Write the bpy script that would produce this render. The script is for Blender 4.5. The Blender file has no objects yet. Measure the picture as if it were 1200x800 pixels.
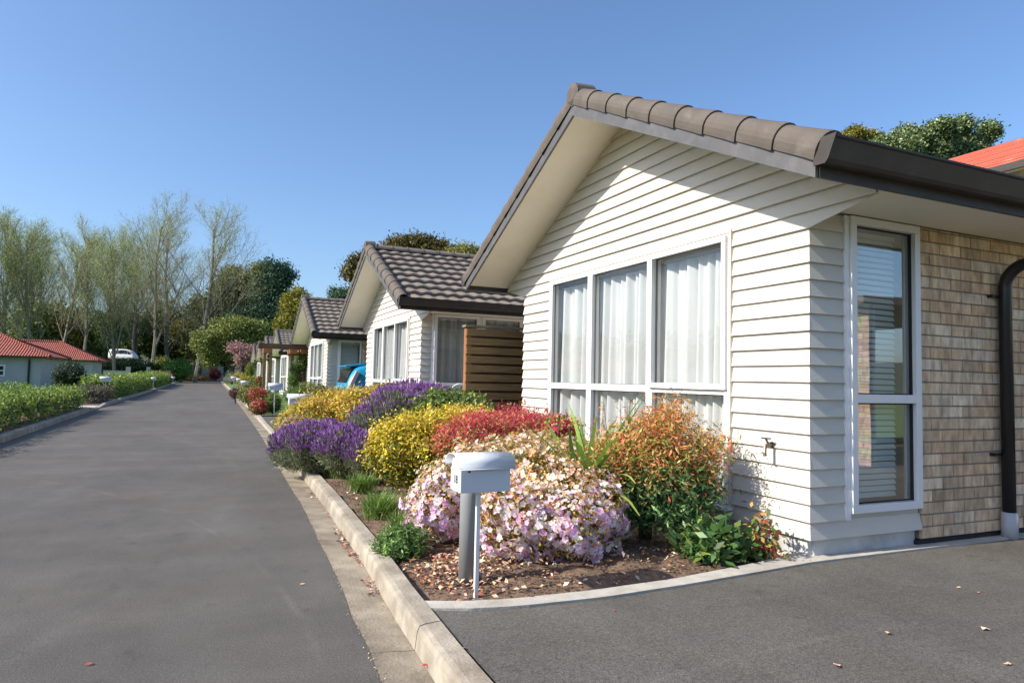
import bpy, math, random
import numpy as np
from mathutils import Vector, Matrix
random.seed(7); RNG = np.random.default_rng(11)
sc = bpy.context.scene

# ------------------------------------------------------------------ camera
F = 799.0
def nrm(v): v = np.array(v, float); return v/np.linalg.norm(v)
CY = nrm((-359, -38, -F)); CX = nrm((1786, -85, -F)); CX = nrm(CX-CX.dot(CY)*CY); CZ = np.cross(CX, CY)
R = np.array([CX, CY, CZ]); H = 1.2
cam = bpy.data.cameras.new('camera'); co = bpy.data.objects.new('camera', cam); sc.collection.objects.link(co)
m = Matrix([[*R[0], 0], [*R[1], 0], [*R[2], H], [0, 0, 0, 1]])
co.matrix_world = m
cam.lens = 36*F/1200; cam.sensor_width = 36; cam.clip_end = 2000; cam.clip_start = .05
sc.camera = co

# ------------------------------------------------------------------ light
SUN_D = Vector((0.81, -0.045, -0.575)).normalized()
sun = bpy.data.lights.new('sun', 'SUN'); sun.energy = 4.6; sun.angle = math.radians(0.55); sun.color = (1, .925, .80)
so = bpy.data.objects.new('sun', sun); sc.collection.objects.link(so); so.rotation_euler = SUN_D.to_track_quat('-Z', 'Y').to_euler()
w = bpy.data.worlds.new('World'); sc.world = w; w.use_nodes = True
nt = w.node_tree; nt.nodes.clear()
sky = nt.nodes.new('ShaderNodeTexSky'); sky.sky_type = 'NISHITA'; sky.sun_disc = False
sky.sun_elevation = math.asin(-SUN_D.z); sky.sun_rotation = math.atan2(-SUN_D.x, -SUN_D.y)
sky.air_density = 1.0; sky.dust_density = 1.6; sky.ozone_density = 6
bg = nt.nodes.new('ShaderNodeBackground'); bg.inputs[1].default_value = .14
ow = nt.nodes.new('ShaderNodeOutputWorld')
nt.links.new(sky.outputs[0], bg.inputs[0]); nt.links.new(bg.outputs[0], ow.inputs[0])
vs = sc.view_settings; vs.view_transform = 'Standard'; vs.look = 'None'; vs.exposure = 0.6; vs.gamma = 1; vs.use_curve_mapping = False
try:
    sc.cycles.max_bounces = 8; sc.cycles.transparent_max_bounces = 12; sc.cycles.use_denoising = True
    sc.cycles.caustics_reflective = False; sc.cycles.caustics_refractive = False
except Exception: pass

# ------------------------------------------------------------------ pixel helpers (measured once from the photo)
def ray(px, py): return R @ nrm((px-600, -(py-400), -F))
CAM = np.array([0, 0, H])
def ony(px, py, y): d = ray(px, py); return CAM+d*(y/d[1])
def onz(px, py, z=0.): d = ray(px, py); return CAM+d*((z-H)/d[2])
def onx(px, py, x): d = ray(px, py); return CAM+d*(x/d[0])
def atz(px, py, zc): d = ray(px, py); return CAM+d*(zc/(-(R.T @ d)[2]))

# ------------------------------------------------------------------ materials
def lin(r, g, b):
    f = lambda c: ((c/255+.055)/1.055)**2.4 if c > 10 else c/255/12.92
    return (f(r), f(g), f(b))
def mat(name, col, rough=.7, var=.12, scale=6., bump=0., bscale=40., spec=.5, metal=0., stretch=(1, 1, 1), stain=None, stain_scale=1.2, stain_lo=.5, stain_hi=.7):
    m = bpy.data.materials.new(name); m.use_nodes = True; n = m.node_tree.nodes; l = m.node_tree.links
    p = n['Principled BSDF']; p.inputs['Roughness'].default_value = rough; p.inputs['Metallic'].default_value = metal
    p.inputs['Specular IOR Level'].default_value = spec
    tc = n.new('ShaderNodeTexCoord'); mp = n.new('ShaderNodeMapping'); mp.inputs['Scale'].default_value = stretch
    l.new(tc.outputs['Object'], mp.inputs['Vector'])
    nz = n.new('ShaderNodeTexNoise'); nz.inputs['Scale'].default_value = scale; nz.inputs['Detail'].default_value = 6
    l.new(mp.outputs[0], nz.inputs['Vector'])
    mr = n.new('ShaderNodeMapRange'); mr.inputs[1].default_value = .3; mr.inputs[2].default_value = .7
    mr.inputs[3].default_value = 1-var; mr.inputs[4].default_value = 1+var; l.new(nz.outputs[0], mr.inputs[0])
    mx = n.new('ShaderNodeVectorMath'); mx.operation = 'SCALE'; mx.inputs[0].default_value = col[:3]; l.new(mr.outputs[0], mx.inputs['Scale'])
    out = mx.outputs[0]
    if stain:
        n2 = n.new('ShaderNodeTexNoise'); n2.inputs['Scale'].default_value = stain_scale; n2.inputs['Detail'].default_value = 8; n2.inputs['Roughness'].default_value = .65
        l.new(mp.outputs[0], n2.inputs['Vector'])
        m2 = n.new('ShaderNodeMapRange'); m2.inputs[1].default_value = stain_lo; m2.inputs[2].default_value = stain_hi; l.new(n2.outputs[0], m2.inputs[0])
        mm = n.new('ShaderNodeMix'); mm.data_type = 'RGBA'; l.new(m2.outputs[0], mm.inputs[0]); l.new(out, mm.inputs[6]); mm.inputs[7].default_value = (*stain, 1)
        out = mm.outputs[2]
    l.new(out, p.inputs['Base Color'])
    if bump:
        n3 = n.new('ShaderNodeTexNoise'); n3.inputs['Scale'].default_value = bscale; n3.inputs['Detail'].default_value = 4
        l.new(mp.outputs[0], n3.inputs['Vector'])
        b = n.new('ShaderNodeBump'); b.inputs['Strength'].default_value = bump; b.inputs['Distance'].default_value = .01
        l.new(n3.outputs[0], b.inputs['Height']); l.new(b.outputs[0], p.inputs['Normal'])
    return m
def leafmat(name, trans=.3, rough=.5, spec=.35):
    m = bpy.data.materials.new(name); m.use_nodes = True; n = m.node_tree.nodes; l = m.node_tree.links
    p = n['Principled BSDF']; p.inputs['Roughness'].default_value = rough; p.inputs['Specular IOR Level'].default_value = spec
    a = n.new('ShaderNodeAttribute'); a.attribute_name = 'Col'
    tc = n.new('ShaderNodeTexCoord'); nz = n.new('ShaderNodeTexNoise'); nz.inputs['Scale'].default_value = 25; l.new(tc.outputs['Object'], nz.inputs['Vector'])
    mr = n.new('ShaderNodeMapRange'); mr.inputs[3].default_value = .75; mr.inputs[4].default_value = 1.25; l.new(nz.outputs[0], mr.inputs[0])
    mx = n.new('ShaderNodeVectorMath'); mx.operation = 'SCALE'; l.new(a.outputs['Color'], mx.inputs[0]); l.new(mr.outputs[0], mx.inputs['Scale'])
    l.new(mx.outputs[0], p.inputs['Base Color'])
    t = n.new('ShaderNodeBsdfTranslucent'); l.new(mx.outputs[0], t.inputs[0])
    ms = n.new('ShaderNodeMixShader'); ms.inputs[0].default_value = trans
    l.new(p.outputs[0], ms.inputs[1]); l.new(t.outputs[0], ms.inputs[2]); l.new(ms.outputs[0], n['Material Output'].inputs[0])
    return m
def attrmat(name, rough=.85, noise=20, lo=.7, hi=1.25, stretch=(1, 1, 1), bump=.3, bscale=60, spec=.3):
    m = bpy.data.materials.new(name); m.use_nodes = True; n = m.node_tree.nodes; l = m.node_tree.links
    p = n['Principled BSDF']; p.inputs['Roughness'].default_value = rough; p.inputs['Specular IOR Level'].default_value = spec
    a = n.new('ShaderNodeAttribute'); a.attribute_name = 'Col'
    tc = n.new('ShaderNodeTexCoord'); mp = n.new('ShaderNodeMapping'); mp.inputs['Scale'].default_value = stretch
    nz = n.new('ShaderNodeTexNoise'); nz.inputs['Scale'].default_value = noise; nz.inputs['Detail'].default_value = 5
    l.new(tc.outputs['Object'], mp.inputs[0]); l.new(mp.outputs[0], nz.inputs['Vector'])
    mr = n.new('ShaderNodeMapRange'); mr.inputs[1].default_value = .3; mr.inputs[2].default_value = .7; mr.inputs[3].default_value = lo; mr.inputs[4].default_value = hi; l.new(nz.outputs[0], mr.inputs[0])
    mx = n.new('ShaderNodeVectorMath'); mx.operation = 'SCALE'; l.new(a.outputs['Color'], mx.inputs[0]); l.new(mr.outputs[0], mx.inputs['Scale'])
    l.new(mx.outputs[0], p.inputs['Base Color'])
    n3 = n.new('ShaderNodeTexNoise'); n3.inputs['Scale'].default_value = bscale; l.new(tc.outputs['Object'], n3.inputs['Vector'])
    b = n.new('ShaderNodeBump'); b.inputs['Strength'].default_value = bump; b.inputs['Distance'].default_value = .01
    l.new(n3.outputs[0], b.inputs['Height']); l.new(b.outputs[0], p.inputs['Normal'])
    return m
def glassmat(name, tint=(.97, .99, .985), refl=1.05):
    m = bpy.data.materials.new(name); m.use_nodes = True; n = m.node_tree.nodes; l = m.node_tree.links; n.remove(n['Principled BSDF'])
    t = n.new('ShaderNodeBsdfTransparent'); t.inputs[0].default_value = (*tint, 1)
    g = n.new('ShaderNodeBsdfGlossy'); g.inputs['Roughness'].default_value = .015
    nz = n.new('ShaderNodeTexNoise'); nz.inputs['Scale'].default_value = 1.3
    tc = n.new('ShaderNodeTexCoord'); l.new(tc.outputs['Object'], nz.inputs['Vector'])
    b = n.new('ShaderNodeBump'); b.inputs['Strength'].default_value = .04; b.inputs['Distance'].default_value = .05
    l.new(nz.outputs[0], b.inputs['Height']); l.new(b.outputs[0], g.inputs['Normal'])
    fr = n.new('ShaderNodeFresnel'); ge = n.new('ShaderNodeNewGeometry'); io = n.new('ShaderNodeMapRange'); io.inputs[3].default_value = 1.75; io.inputs[4].default_value = 1/1.75
    l.new(ge.outputs['Backfacing'], io.inputs[0]); l.new(io.outputs[0], fr.inputs[0])
    mu = n.new('ShaderNodeMath'); mu.operation = 'MULTIPLY'; mu.inputs[1].default_value = refl; l.new(fr.outputs[0], mu.inputs[0])
    ms = n.new('ShaderNodeMixShader'); l.new(mu.outputs[0], ms.inputs[0]); l.new(t.outputs[0], ms.inputs[1]); l.new(g.outputs[0], ms.inputs[2])
    l.new(ms.outputs[0], n['Material Output'].inputs[0]); return m

M = {}
M['board'] = mat('painted_weatherboard', (.61, .572, .505), .5, .03, 3, .12, 25, stretch=(1, 1, 5), stain=(.52, .485, .42), stain_scale=1.6, stain_lo=.58, stain_hi=.8)
M['white'] = mat('white_window_paint', (.80, .80, .80), .3, .02, 6)
M['trim'] = mat('cream_trim', (.62, .57, .50), .5, .04, 6)
M['soffit'] = mat('soffit_paint', (.86, .81, .68), .6, .03, 2, .05, 30, stain=(.80, .74, .60), stain_scale=2.2, stain_lo=.52, stain_hi=.75)
M['barge'] = mat('grey_bargeboard', (.098, .094, .094), .5, .1, 6, .1, 40, stain=(.135, .13, .13), stain_scale=8)
M['gutter'] = mat('dark_gutter', (.052, .043, .038), .5, .15, 8, stain=(.07, .06, .054), stain_scale=3, spec=.3)
M['tile'] = mat('concrete_roof_tile', (.195, .16, .13), .85, .18, 9, .35, 90, stain=(.30, .26, .22), stain_scale=4, stain_lo=.5, stain_hi=.8)
M['bargetile'] = mat('barge_tile', (.112, .092, .077), .85, .16, 5, .3, 120, stain=(.175, .158, .14), stain_scale=7, stain_lo=.55, stain_hi=.85)
M['brick'] = attrmat('clay_brick', .88, 15, .64, 1.26, (1.6, 1.6, .5), .45, 90)
M['mortar'] = mat('mortar', (.34, .32, .30), .95, .15, 30, .3, 80)
M['concrete'] = mat('weathered_concrete', (.36, .315, .25), .9, .28, 7, .5, 60, stain=(.19, .155, .115), stain_scale=2.2, stain_lo=.45, stain_hi=.72)
M['gutterconc'] = mat('gutter_concrete', (.32, .268, .20), .9, .3, 5, .5, 60, stain=(.14, .112, .08), stain_scale=1.7, stain_lo=.42, stain_hi=.68)
M['edging'] = mat('pale_concrete_edging', (.46, .43, .38), .9, .15, 9, .35, 70, stain=(.33, .30, .26), stain_scale=2.5)
M['found'] = mat('foundation_plaster', (.52, .53, .53), .85, .08, 4, .2, 50, stain=(.38, .38, .38), stain_scale=3)
M['mulch'] = mat('bark_mulch_soil', (.125, .080, .052), .95, .5, 28, 1.0, 45, stain=(.22, .145, .095), stain_scale=18, stain_lo=.45, stain_hi=.65)
M['grass'] = mat('lawn_grass', (.10, .17, .03), .9, .35, 22, .8, 120, stain=(.17, .20, .05), stain_scale=3)
M['ground'] = mat('rough_ground', (.045, .062, .02), .95, .4, 2, .6, 10, stain=(.07, .06, .035), stain_scale=.4)
M['black'] = mat('black_pipe', (.012, .013, .016), .3, .1, 6)
M['greypipe'] = mat('grey_pvc_pipe', (.24, .25, .26), .5, .08, 8, .05, 60, stretch=(1, 1, .15), stain=(.34, .33, .32), stain_scale=9, stain_lo=.5, stain_hi=.8)
M['palepipe'] = mat('pale_pipe', (.38, .40, .43), .6, .08, 8)
M['mailbox'] = mat('grey_white_powdercoat', (.60, .64, .69), .32, .02, 6)
M['wood'] = mat('stained_timber', (.235, .145, .06), .6, .3, 5, .2, 60, stretch=(.6, .6, 9), stain=(.14, .085, .035), stain_scale=3)
M['wood2'] = mat('orange_timber', (.30, .12, .04), .6, .25, 6, .15, 60, stretch=(3, 3, .5))
M['fabric'] = mat('sheer_curtain', (.76, .77, .77), .9, .03, 6)
M['interior'] = mat('interior_plaster', (.55, .54, .50), .9, .05, 2)
M['dark'] = mat('dark_opening', (.02, .02, .02), .9, .1, 5)
M['blind'] = mat('venetian_slat', (.88, .90, .87), .5, .04, 6)
M['redtile'] = mat('red_roof_tile', (.30, .068, .042), .8, .25, 5, .3, 20, stain=(.26, .09, .065), stain_scale=2)
M['redtile2'] = mat('orange_red_roof_tile', (.50, .095, .045), .8, .12, 3, .3, 20, stain=(.55, .33, .22), stain_scale=.35, stain_lo=.55, stain_hi=.62)
M['grey_wall'] = mat('grey_render', (.42, .43, .44), .85, .05, 1.5)
M['cream_wall'] = mat('cream_render', (.50, .46, .38), .9, .1, 2)
M['carblue'] = mat('blue_car_paint', (.02, .31, .52), .18, .02, 3, spec=.8)
M['carwhite'] = mat('white_van_paint', (.75, .76, .78), .25, .02, 3)
M['carglass'] = mat('car_glass', (.02, .025, .03), .06, .05, 3, spec=.9)
M['tyre'] = mat('tyre_rubber', (.015, .015, .015), .8, .1, 20)
M['lamp_red'] = mat('tail_lamp_lens', (.62, .46, .47), .15, .1, 20)
M['bark'] = mat('tree_bark', (.085, .068, .05), .95, .3, 3, .5, 12)
M['palebark'] = mat('pale_tree_bark', (.20, .18, .145), .95, .3, 1.2, .3, 6)
M['stem'] = mat('shrub_stem', (.10, .065, .04), .9, .2, 30)
M['leaf'] = leafmat('leaf_surface', .32, .42, .4)
M['treeleaf'] = leafmat('tree_leaf_surface', .25, .55, .25)
M['petal'] = leafmat('petal_surface', .35, .6, .2)
M['litter'] = attrmat('fallen_leaf_surface', .8, 60, .75, 1.25, bump=.1)
M['glass'] = glassmat('window_glass')
M['glass_side'] = glassmat('side_window_glass', (.92, .96, .93), 3.2)
M['seal'] = mat('grey_glazing_seal', (.16, .16, .155), .6, .05, 5)
M['blackink'] = mat('black_lettering', (.01, .01, .01), .5, 0, 1)
M['plasticwhite'] = mat('white_plastic', (.7, .72, .72), .4, .02, 5)

def asphalt(name, base, warm, arcs=(), gr=.2):
    m = bpy.data.materials.new(name); m.use_nodes = True; n = m.node_tree.nodes; l = m.node_tree.links
    p = n['Principled BSDF']; p.inputs['Roughness'].default_value = .82; p.inputs['Specular IOR Level'].default_value = .35
    tc = n.new('ShaderNodeTexCoord')
    def noise(s, d=6, r=.55, mp=(1, 1, 1)):
        q = n.new('ShaderNodeMapping'); q.inputs['Scale'].default_value = mp; l.new(tc.outputs['Object'], q.inputs[0])
        k = n.new('ShaderNodeTexNoise'); k.inputs['Scale'].default_value = s; k.inputs['Detail'].default_value = d; k.inputs['Roughness'].default_value = r
        l.new(q.outputs[0], k.inputs['Vector']); return k.outputs[0]
    def rng(x, a, b, c, d):
        q = n.new('ShaderNodeMapRange'); q.inputs[1].default_value = a; q.inputs[2].default_value = b; q.inputs[3].default_value = c; q.inputs[4].default_value = d; l.new(x, q.inputs[0]); return q.outputs[0]
    def mul(a, b):
        q = n.new('ShaderNodeMath'); q.operation = 'MULTIPLY'; l.new(a, q.inputs[0]); l.new(b, q.inputs[1]); return q.outputs[0]
    big = rng(noise(.7, 6, .65, (1, .35, 1)), .3, .7, .76, 1.2)
    mid = rng(noise(3.5, 5), .3, .7, .92, 1.08)
    band = rng(noise(1.0, 3, .5, (.12, 1.6, 1)), .35, .65, .93, 1.08)
    fine = rng(noise(190, 2, .7), .3, .72, .5, 1.6)
    vo = n.new('ShaderNodeTexVoronoi'); vo.inputs['Scale'].default_value = 120; l.new(tc.outputs['Object'], vo.inputs['Vector'])
    grain = rng(noise(85, 2, .6), .3, .7, 1-gr, 1+gr)
    chip = rng(vo.outputs['Distance'], .0, .28, 1.35, 1.0)
    f = mul(mul(mul(big, mid), mul(band, grain)), mul(fine, chip))
    v2 = n.new('ShaderNodeTexVoronoi'); v2.inputs['Scale'].default_value = 42; l.new(tc.outputs['Object'], v2.inputs['Vector'])
    f = mul(f, rng(v2.outputs['Distance'], .08, .14, 1.55, 1.0))           # pale stones
    f = mul(f, rng(noise(5.5, 4, .7), .60, .72, 1.0, .72))                 # oil and damp blotches
    for (ax_, ay_, ar_, aw_, am_) in arcs:     # faint tyre scuffs, arcs on the surface
        sep = n.new('ShaderNodeVectorMath'); sep.operation = 'DISTANCE'; sep.inputs[1].default_value = (ax_, ay_, 0); l.new(tc.outputs['Object'], sep.inputs[0])
        sb = n.new('ShaderNodeMath'); sb.operation = 'SUBTRACT'; sb.inputs[1].default_value = ar_; l.new(sep.outputs['Value'], sb.inputs[0])
        ab = n.new('ShaderNodeMath'); ab.operation = 'ABSOLUTE'; l.new(sb.outputs[0], ab.inputs[0])
        fade = rng(noise(2.2, 3), .42, .6, 0, am_-1); band_ = rng(ab.outputs[0], 0, aw_, 1, 0); pr = mul(fade, band_)
        ad = n.new('ShaderNodeMath'); ad.operation = 'ADD'; ad.inputs[1].default_value = 1; l.new(pr, ad.inputs[0]); f = mul(f, ad.outputs[0])
    s = n.new('ShaderNodeVectorMath'); s.operation = 'SCALE'; s.inputs[0].default_value = base; l.new(f, s.inputs['Scale'])
    mm = n.new('ShaderNodeMix'); mm.data_type = 'RGBA'; l.new(rng(noise(.9, 4), .45, .7, 0, .9), mm.inputs[0]); l.new(s.outputs[0], mm.inputs[6])
    s2 = n.new('ShaderNodeVectorMath'); s2.operation = 'SCALE'; s2.inputs[0].default_value = warm; l.new(f, s2.inputs['Scale']); l.new(s2.outputs[0], mm.inputs[7])
    l.new(mm.outputs[2], p.inputs['Base Color'])
    b = n.new('ShaderNodeBump'); b.inputs['Strength'].default_value = .7; b.inputs['Distance'].default_value = .004
    l.new(noise(170, 3, .7), b.inputs['Height']); l.new(b.outputs[0], p.inputs['Normal'])
    return m
M['road'] = asphalt('road_asphalt', (.100, .093, .084), (.104, .090, .078), [(-14.2, 9, 14.6, .10, 1.16), (-14.2, 9, 13.0, .14, 1.14), (-9, 3, 9.5, .03, 1.3)])
M['drive'] = asphalt('driveway_asphalt', (.108, .100, .090), (.098, .087, .074), [(2.6, -4.0, 6.25, .03, 1.28)], .28)

# ------------------------------------------------------------------ mesh helpers
def link(o, parent=None):
    sc.collection.objects.link(o)
    if parent is not None: o.parent = parent
    return o
def tag(o, label, cat, group=None, kind=None):
    if label: o['label'] = label
    if cat: o['category'] = cat
    if group: o['group'] = group
    if kind: o['kind'] = kind
    return o
def struct(o): o['kind'] = 'structure'; return o
def empty(name, loc, label, cat, group=None, rz=0):
    o = bpy.data.objects.new(name, None); o.empty_display_size = .2; link(o); o.location = loc; o.rotation_euler.z = rz
    return tag(o, label, cat, group)
class MB:
    def __init__(s): s.v = []; s.f = []; s.c = []
    def add(s, vs_, fs, col=None):
        b = len(s.v); s.v += [tuple(map(float, p)) for p in vs_]; s.f += [tuple(b+i for i in f) for f in fs]; s.c += [col]*len(fs); return s
    def box(s, x0, x1, y0, y1, z0, z1, col=None):
        return s.add([(x0, y0, z0), (x1, y0, z0), (x1, y1, z0), (x0, y1, z0), (x0, y0, z1), (x1, y0, z1), (x1, y1, z1), (x0, y1, z1)],
                     [(3, 2, 1, 0), (4, 5, 6, 7), (0, 1, 5, 4), (1, 2, 6, 5), (2, 3, 7, 6), (3, 0, 4, 7)], col)
    def prism(s, poly, axis, a, b, col=None):   # poly of 2-D points, extruded along axis from a to b
        k = len(poly)
        def P(p, t): return {0: (t, p[0], p[1]), 1: (p[0], t, p[1]), 2: (p[0], p[1], t)}[axis]
        return s.add([P(p, a) for p in poly]+[P(p, b) for p in poly],
                     [tuple(range(k-1, -1, -1)), tuple(range(k, 2*k))]+[(i, (i+1) % k, k+(i+1) % k, k+i) for i in range(k)], col)
    def tube(s, pts, rad, n=8, col=None, cap=True):
        pts = [Vector(p) for p in pts]
        if not hasattr(rad, '__len__'): rad = [rad]*len(pts)
        vs_ = []; u = None
        for i, p in enumerate(pts):
            d = (pts[min(i+1, len(pts)-1)]-pts[max(i-1, 0)]).normalized()
            if u is None: u = d.orthogonal().normalized()
            u = (u-d*u.dot(d)).normalized(); v = d.cross(u)
            for k in range(n):
                a = 2*math.pi*k/n; vs_.append(p+(u*math.cos(a)+v*math.sin(a))*rad[i])
        fs = [(i*n+k, i*n+(k+1) % n, (i+1)*n+(k+1) % n, (i+1)*n+k) for i in range(len(pts)-1) for k in range(n)]
        if cap: fs += [tuple(range(n-1, -1, -1)), tuple(range((len(pts)-1)*n, len(pts)*n))]
        return s.add(vs_, fs, col)
    def loft(s, rings, col=None, cap=True, closed=True):
        n = len(rings[0]); vs_ = [p for r_ in rings for p in r_]
        rr = n if closed else n-1
        fs = [(i*n+k, i*n+(k+1) % n, (i+1)*n+(k+1) % n, (i+1)*n+k) for i in range(len(rings)-1) for k in range(rr)]
        if cap: fs += [tuple(range(n-1, -1, -1)), tuple(range((len(rings)-1)*n, len(rings)*n))]
        return s.add(vs_, fs, col)
    def build(s, name, material, parent=None, smooth=False, bevel=0, subd=0):
        me = bpy.data.meshes.new(name); me.from_pydata(s.v, [], s.f); me.materials.append(material)
        if any(c is not None for c in s.c):
            ca = me.color_attributes.new('Col', 'FLOAT_COLOR', 'CORNER'); arr = []
            for f, c in zip(s.f, s.c): arr += [*(c or (.5, .5, .5)), 1.]*len(f)
            ca.data.foreach_set('color', arr)
        me.validate(); me.update()
        if smooth: me.polygons.foreach_set('use_smooth', [True]*len(me.polygons))
        o = bpy.data.objects.new(name, me); link(o, parent)
        if bevel:
            b = o.modifiers.new('bevel', 'BEVEL'); b.width = bevel; b.segments = 2; b.limit_method = 'ANGLE'
        if subd:
            b = o.modifiers.new('sub', 'SUBSURF'); b.levels = subd; b.render_levels = subd
        return o
def copy_tree(o, parent=None):
    c = o.copy(); sc.collection.objects.link(c)
    c.parent = parent
    for ch in list(o.children): copy_tree(ch, c)
    return c
def quads(name, V, C, material, parent=None, smooth=False):   # V (n,4,3), C (n,3)
    V = np.ascontiguousarray(V, np.float32); n_ = len(V)
    me = bpy.data.meshes.new(name); me.vertices.add(4*n_); me.vertices.foreach_set('co', V.reshape(-1))
    me.loops.add(4*n_); me.loops.foreach_set('vertex_index', np.arange(4*n_, dtype=np.int32))
    me.polygons.add(n_); me.polygons.foreach_set('loop_start', np.arange(0, 4*n_, 4, dtype=np.int32))
    me.update(calc_edges=True)
    ca = me.color_attributes.new('Col', 'FLOAT_COLOR', 'CORNER')
    c4 = np.ones((n_, 4, 4), np.float32); c4[:, :, :3] = np.asarray(C, np.float32)[:, None, :]; ca.data.foreach_set('color', c4.reshape(-1))
    me.materials.append(material); me.update()
    o = bpy.data.objects.new(name, me); return link(o, parent)

# ------------------------------------------------------------------ foliage
def unit(a): return a/np.maximum(np.linalg.norm(a, axis=-1, keepdims=True), 1e-9)
def rnd3(n): return RNG.normal(size=(n, 3))
def blobs_surface(blobs, n, lump=.12, lo=.72, up=None):
    """cluster centres and outward normals over a union of ellipsoids (cx,cy,cz,rx,ry,rz)"""
    B = np.array(blobs, float); area = (B[:, 3]*B[:, 4]+B[:, 3]*B[:, 5]+B[:, 4]*B[:, 5]); pick = RNG.choice(len(B), n, p=area/area.sum())
    d = unit(rnd3(n)); b = B[pick]; r = lo+(1-lo)*RNG.random(n)**.5
    ph = b[:, :3].sum(1)*7
    r = r*(1+lump*(np.sin(d[:, 0]*6+ph)*np.sin(d[:, 1]*7+ph*1.3)+np.sin(d[:, 2]*8+d[:, 0]*5+ph)*.7))
    P = b[:, :3]+d*r[:, None]*b[:, 3:]; N = unit(d/b[:, 3:])
    keep = np.ones(n, bool)
    for k in range(len(B)):
        q = ((P-B[k, :3])/B[k, 3:]); keep &= (pick == k) | ((q**2).sum(1) > .5)
    return P[keep], N[keep]
def pal(palette, n, jit=.18):
    w_ = np.array([p[3] for p in palette], float); c = np.array([p[:3] for p in palette], float)[RNG.choice(len(palette), n, p=w_/w_.sum())]
    g_ = c.mean(1, keepdims=True); c = c*.92+g_*.08
    return c*(1+jit*RNG.normal(size=(n, 1)).clip(-2, 2))*(1+.06*rnd3(n).clip(-2, 2))
def leaf_quads(P, N, size, width, nb=.8, fold=.0, droop=.0):
    """diamond leaves: P base points, N outward normals"""
    n = len(P); fn = unit(N*nb+np.array([0, 0, .35])+rnd3(n)*.55); d = unit(np.cross(fn, rnd3(n))); d = unit(d+N*.35-np.array([0, 0, droop])); s = np.cross(d, fn)
    L = size*(.65+.7*RNG.random((n, 1))); W = L*width
    a = P; b = P+d*L*.5+s*W*.5+fn*L*fold; c = P+d*L; e = P+d*L*.5-s*W*.5+fn*L*fold
    return np.stack([a, b, c, e], 1)
def scatter(C, N, per, rad):
    P = np.repeat(C, per, 0)+rnd3(len(C)*per)*rad; return P, np.repeat(N, per, 0)
def shade_pick(C, fn_low, fn_high, n_, zmin, zmax):
    pass
def crown(name, blobs, n_cl, per, size, palette, parent, width=.55, rad=None, lump=.15, lo=.7, zpal=None, matl='leaf', inner=.25, nb=.8, zfloor=None, droop=0.):
    """a foliage mass built of clusters of leaf faces; palettes can change with height (the leaf's own colour)"""
    C, N = blobs_surface(blobs, n_cl, lump, lo)
    if inner:
        B = np.array(blobs, float); k = int(n_cl*inner); pick = RNG.integers(0, len(B), k); d = unit(rnd3(k))
        Ci = B[pick, :3]+d*B[pick, 3:]*(.3+.45*RNG.random((k, 1))); C = np.vstack([C, Ci]); N = np.vstack([N, d])
    if zfloor is not None:
        kp = C[:, 2] > zfloor; C = C[kp]; N = N[kp]
    rad = rad or size*1.2
    P, NN = scatter(C, N, per, rad); V = leaf_quads(P, NN, size, width, nb, droop=droop)
    tint = np.repeat(1+.16*RNG.normal(size=(len(C), 1)).clip(-2, 2), per, 0)
    col = pal(palette, len(P))
    if zpal:
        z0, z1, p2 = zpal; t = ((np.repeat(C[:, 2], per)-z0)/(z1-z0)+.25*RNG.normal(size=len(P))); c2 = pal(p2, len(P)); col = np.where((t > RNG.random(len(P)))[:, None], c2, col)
    col = np.clip(col*tint, .004, .95)
    return quads(name, V, col, M[matl], parent)
def flowers(C, N, size, palette, petals=5, center=None):
    """five-petalled open flowers"""
    n = len(C); fn = unit(N+rnd3(n)*.45); u = unit(np.cross(fn, rnd3(n))); v = np.cross(fn, u); out = []; cols = []
    base = pal(palette, n, .1); sz = size*(.75+.5*RNG.random((n, 1)))
    for k in range(petals):
        a = 2*math.pi*k/petals; d = u*math.cos(a)+v*math.sin(a); s = np.cross(d, fn)
        p0 = C; p1 = C+d*sz*.62+s*sz*.42+fn*sz*.22; p2 = C+d*sz+fn*sz*.18; p3 = C+d*sz*.62-s*sz*.42+fn*sz*.22
        out.append(np.stack([p0, p1, p2, p3], 1)); cols.append(base*(1+.07*RNG.normal(size=(n, 1))))
    return np.concatenate(out), np.clip(np.concatenate(cols), 0, .95)
def stems(pts_from, ends, r0, parent, name='stem', mt='stem', n=5):
    mb = MB()
    for e in ends:
        a = Vector(pts_from); b = Vector(e); mid = (a+b)/2+Vector((random.uniform(-.05, .05), random.uniform(-.05, .05), .04)); mb.tube([a, mid, b], [r0, r0*.75, r0*.4], n)
    return mb.build(name, M[mt], parent)
def G(r, g, b, w_=1): return (r, g, b, w_)
def LP(*items):   # palette given as display colours (approx. albedo), weight last
    return [(*lin(a, b, c), w_) for a, b, c, w_ in items]

def LPB(k, *items): return [(a*k, b*k, c*k, w_) for a, b, c, w_ in LP(*items)]

# ================================================================== SETTING
def sheet(name, pts, z, m, thick=.0):
    mb = MB(); k = len(pts); mb.add([(x, y, z) for x, y in pts], [tuple(range(k))]); return struct(mb.build(name, m))
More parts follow.
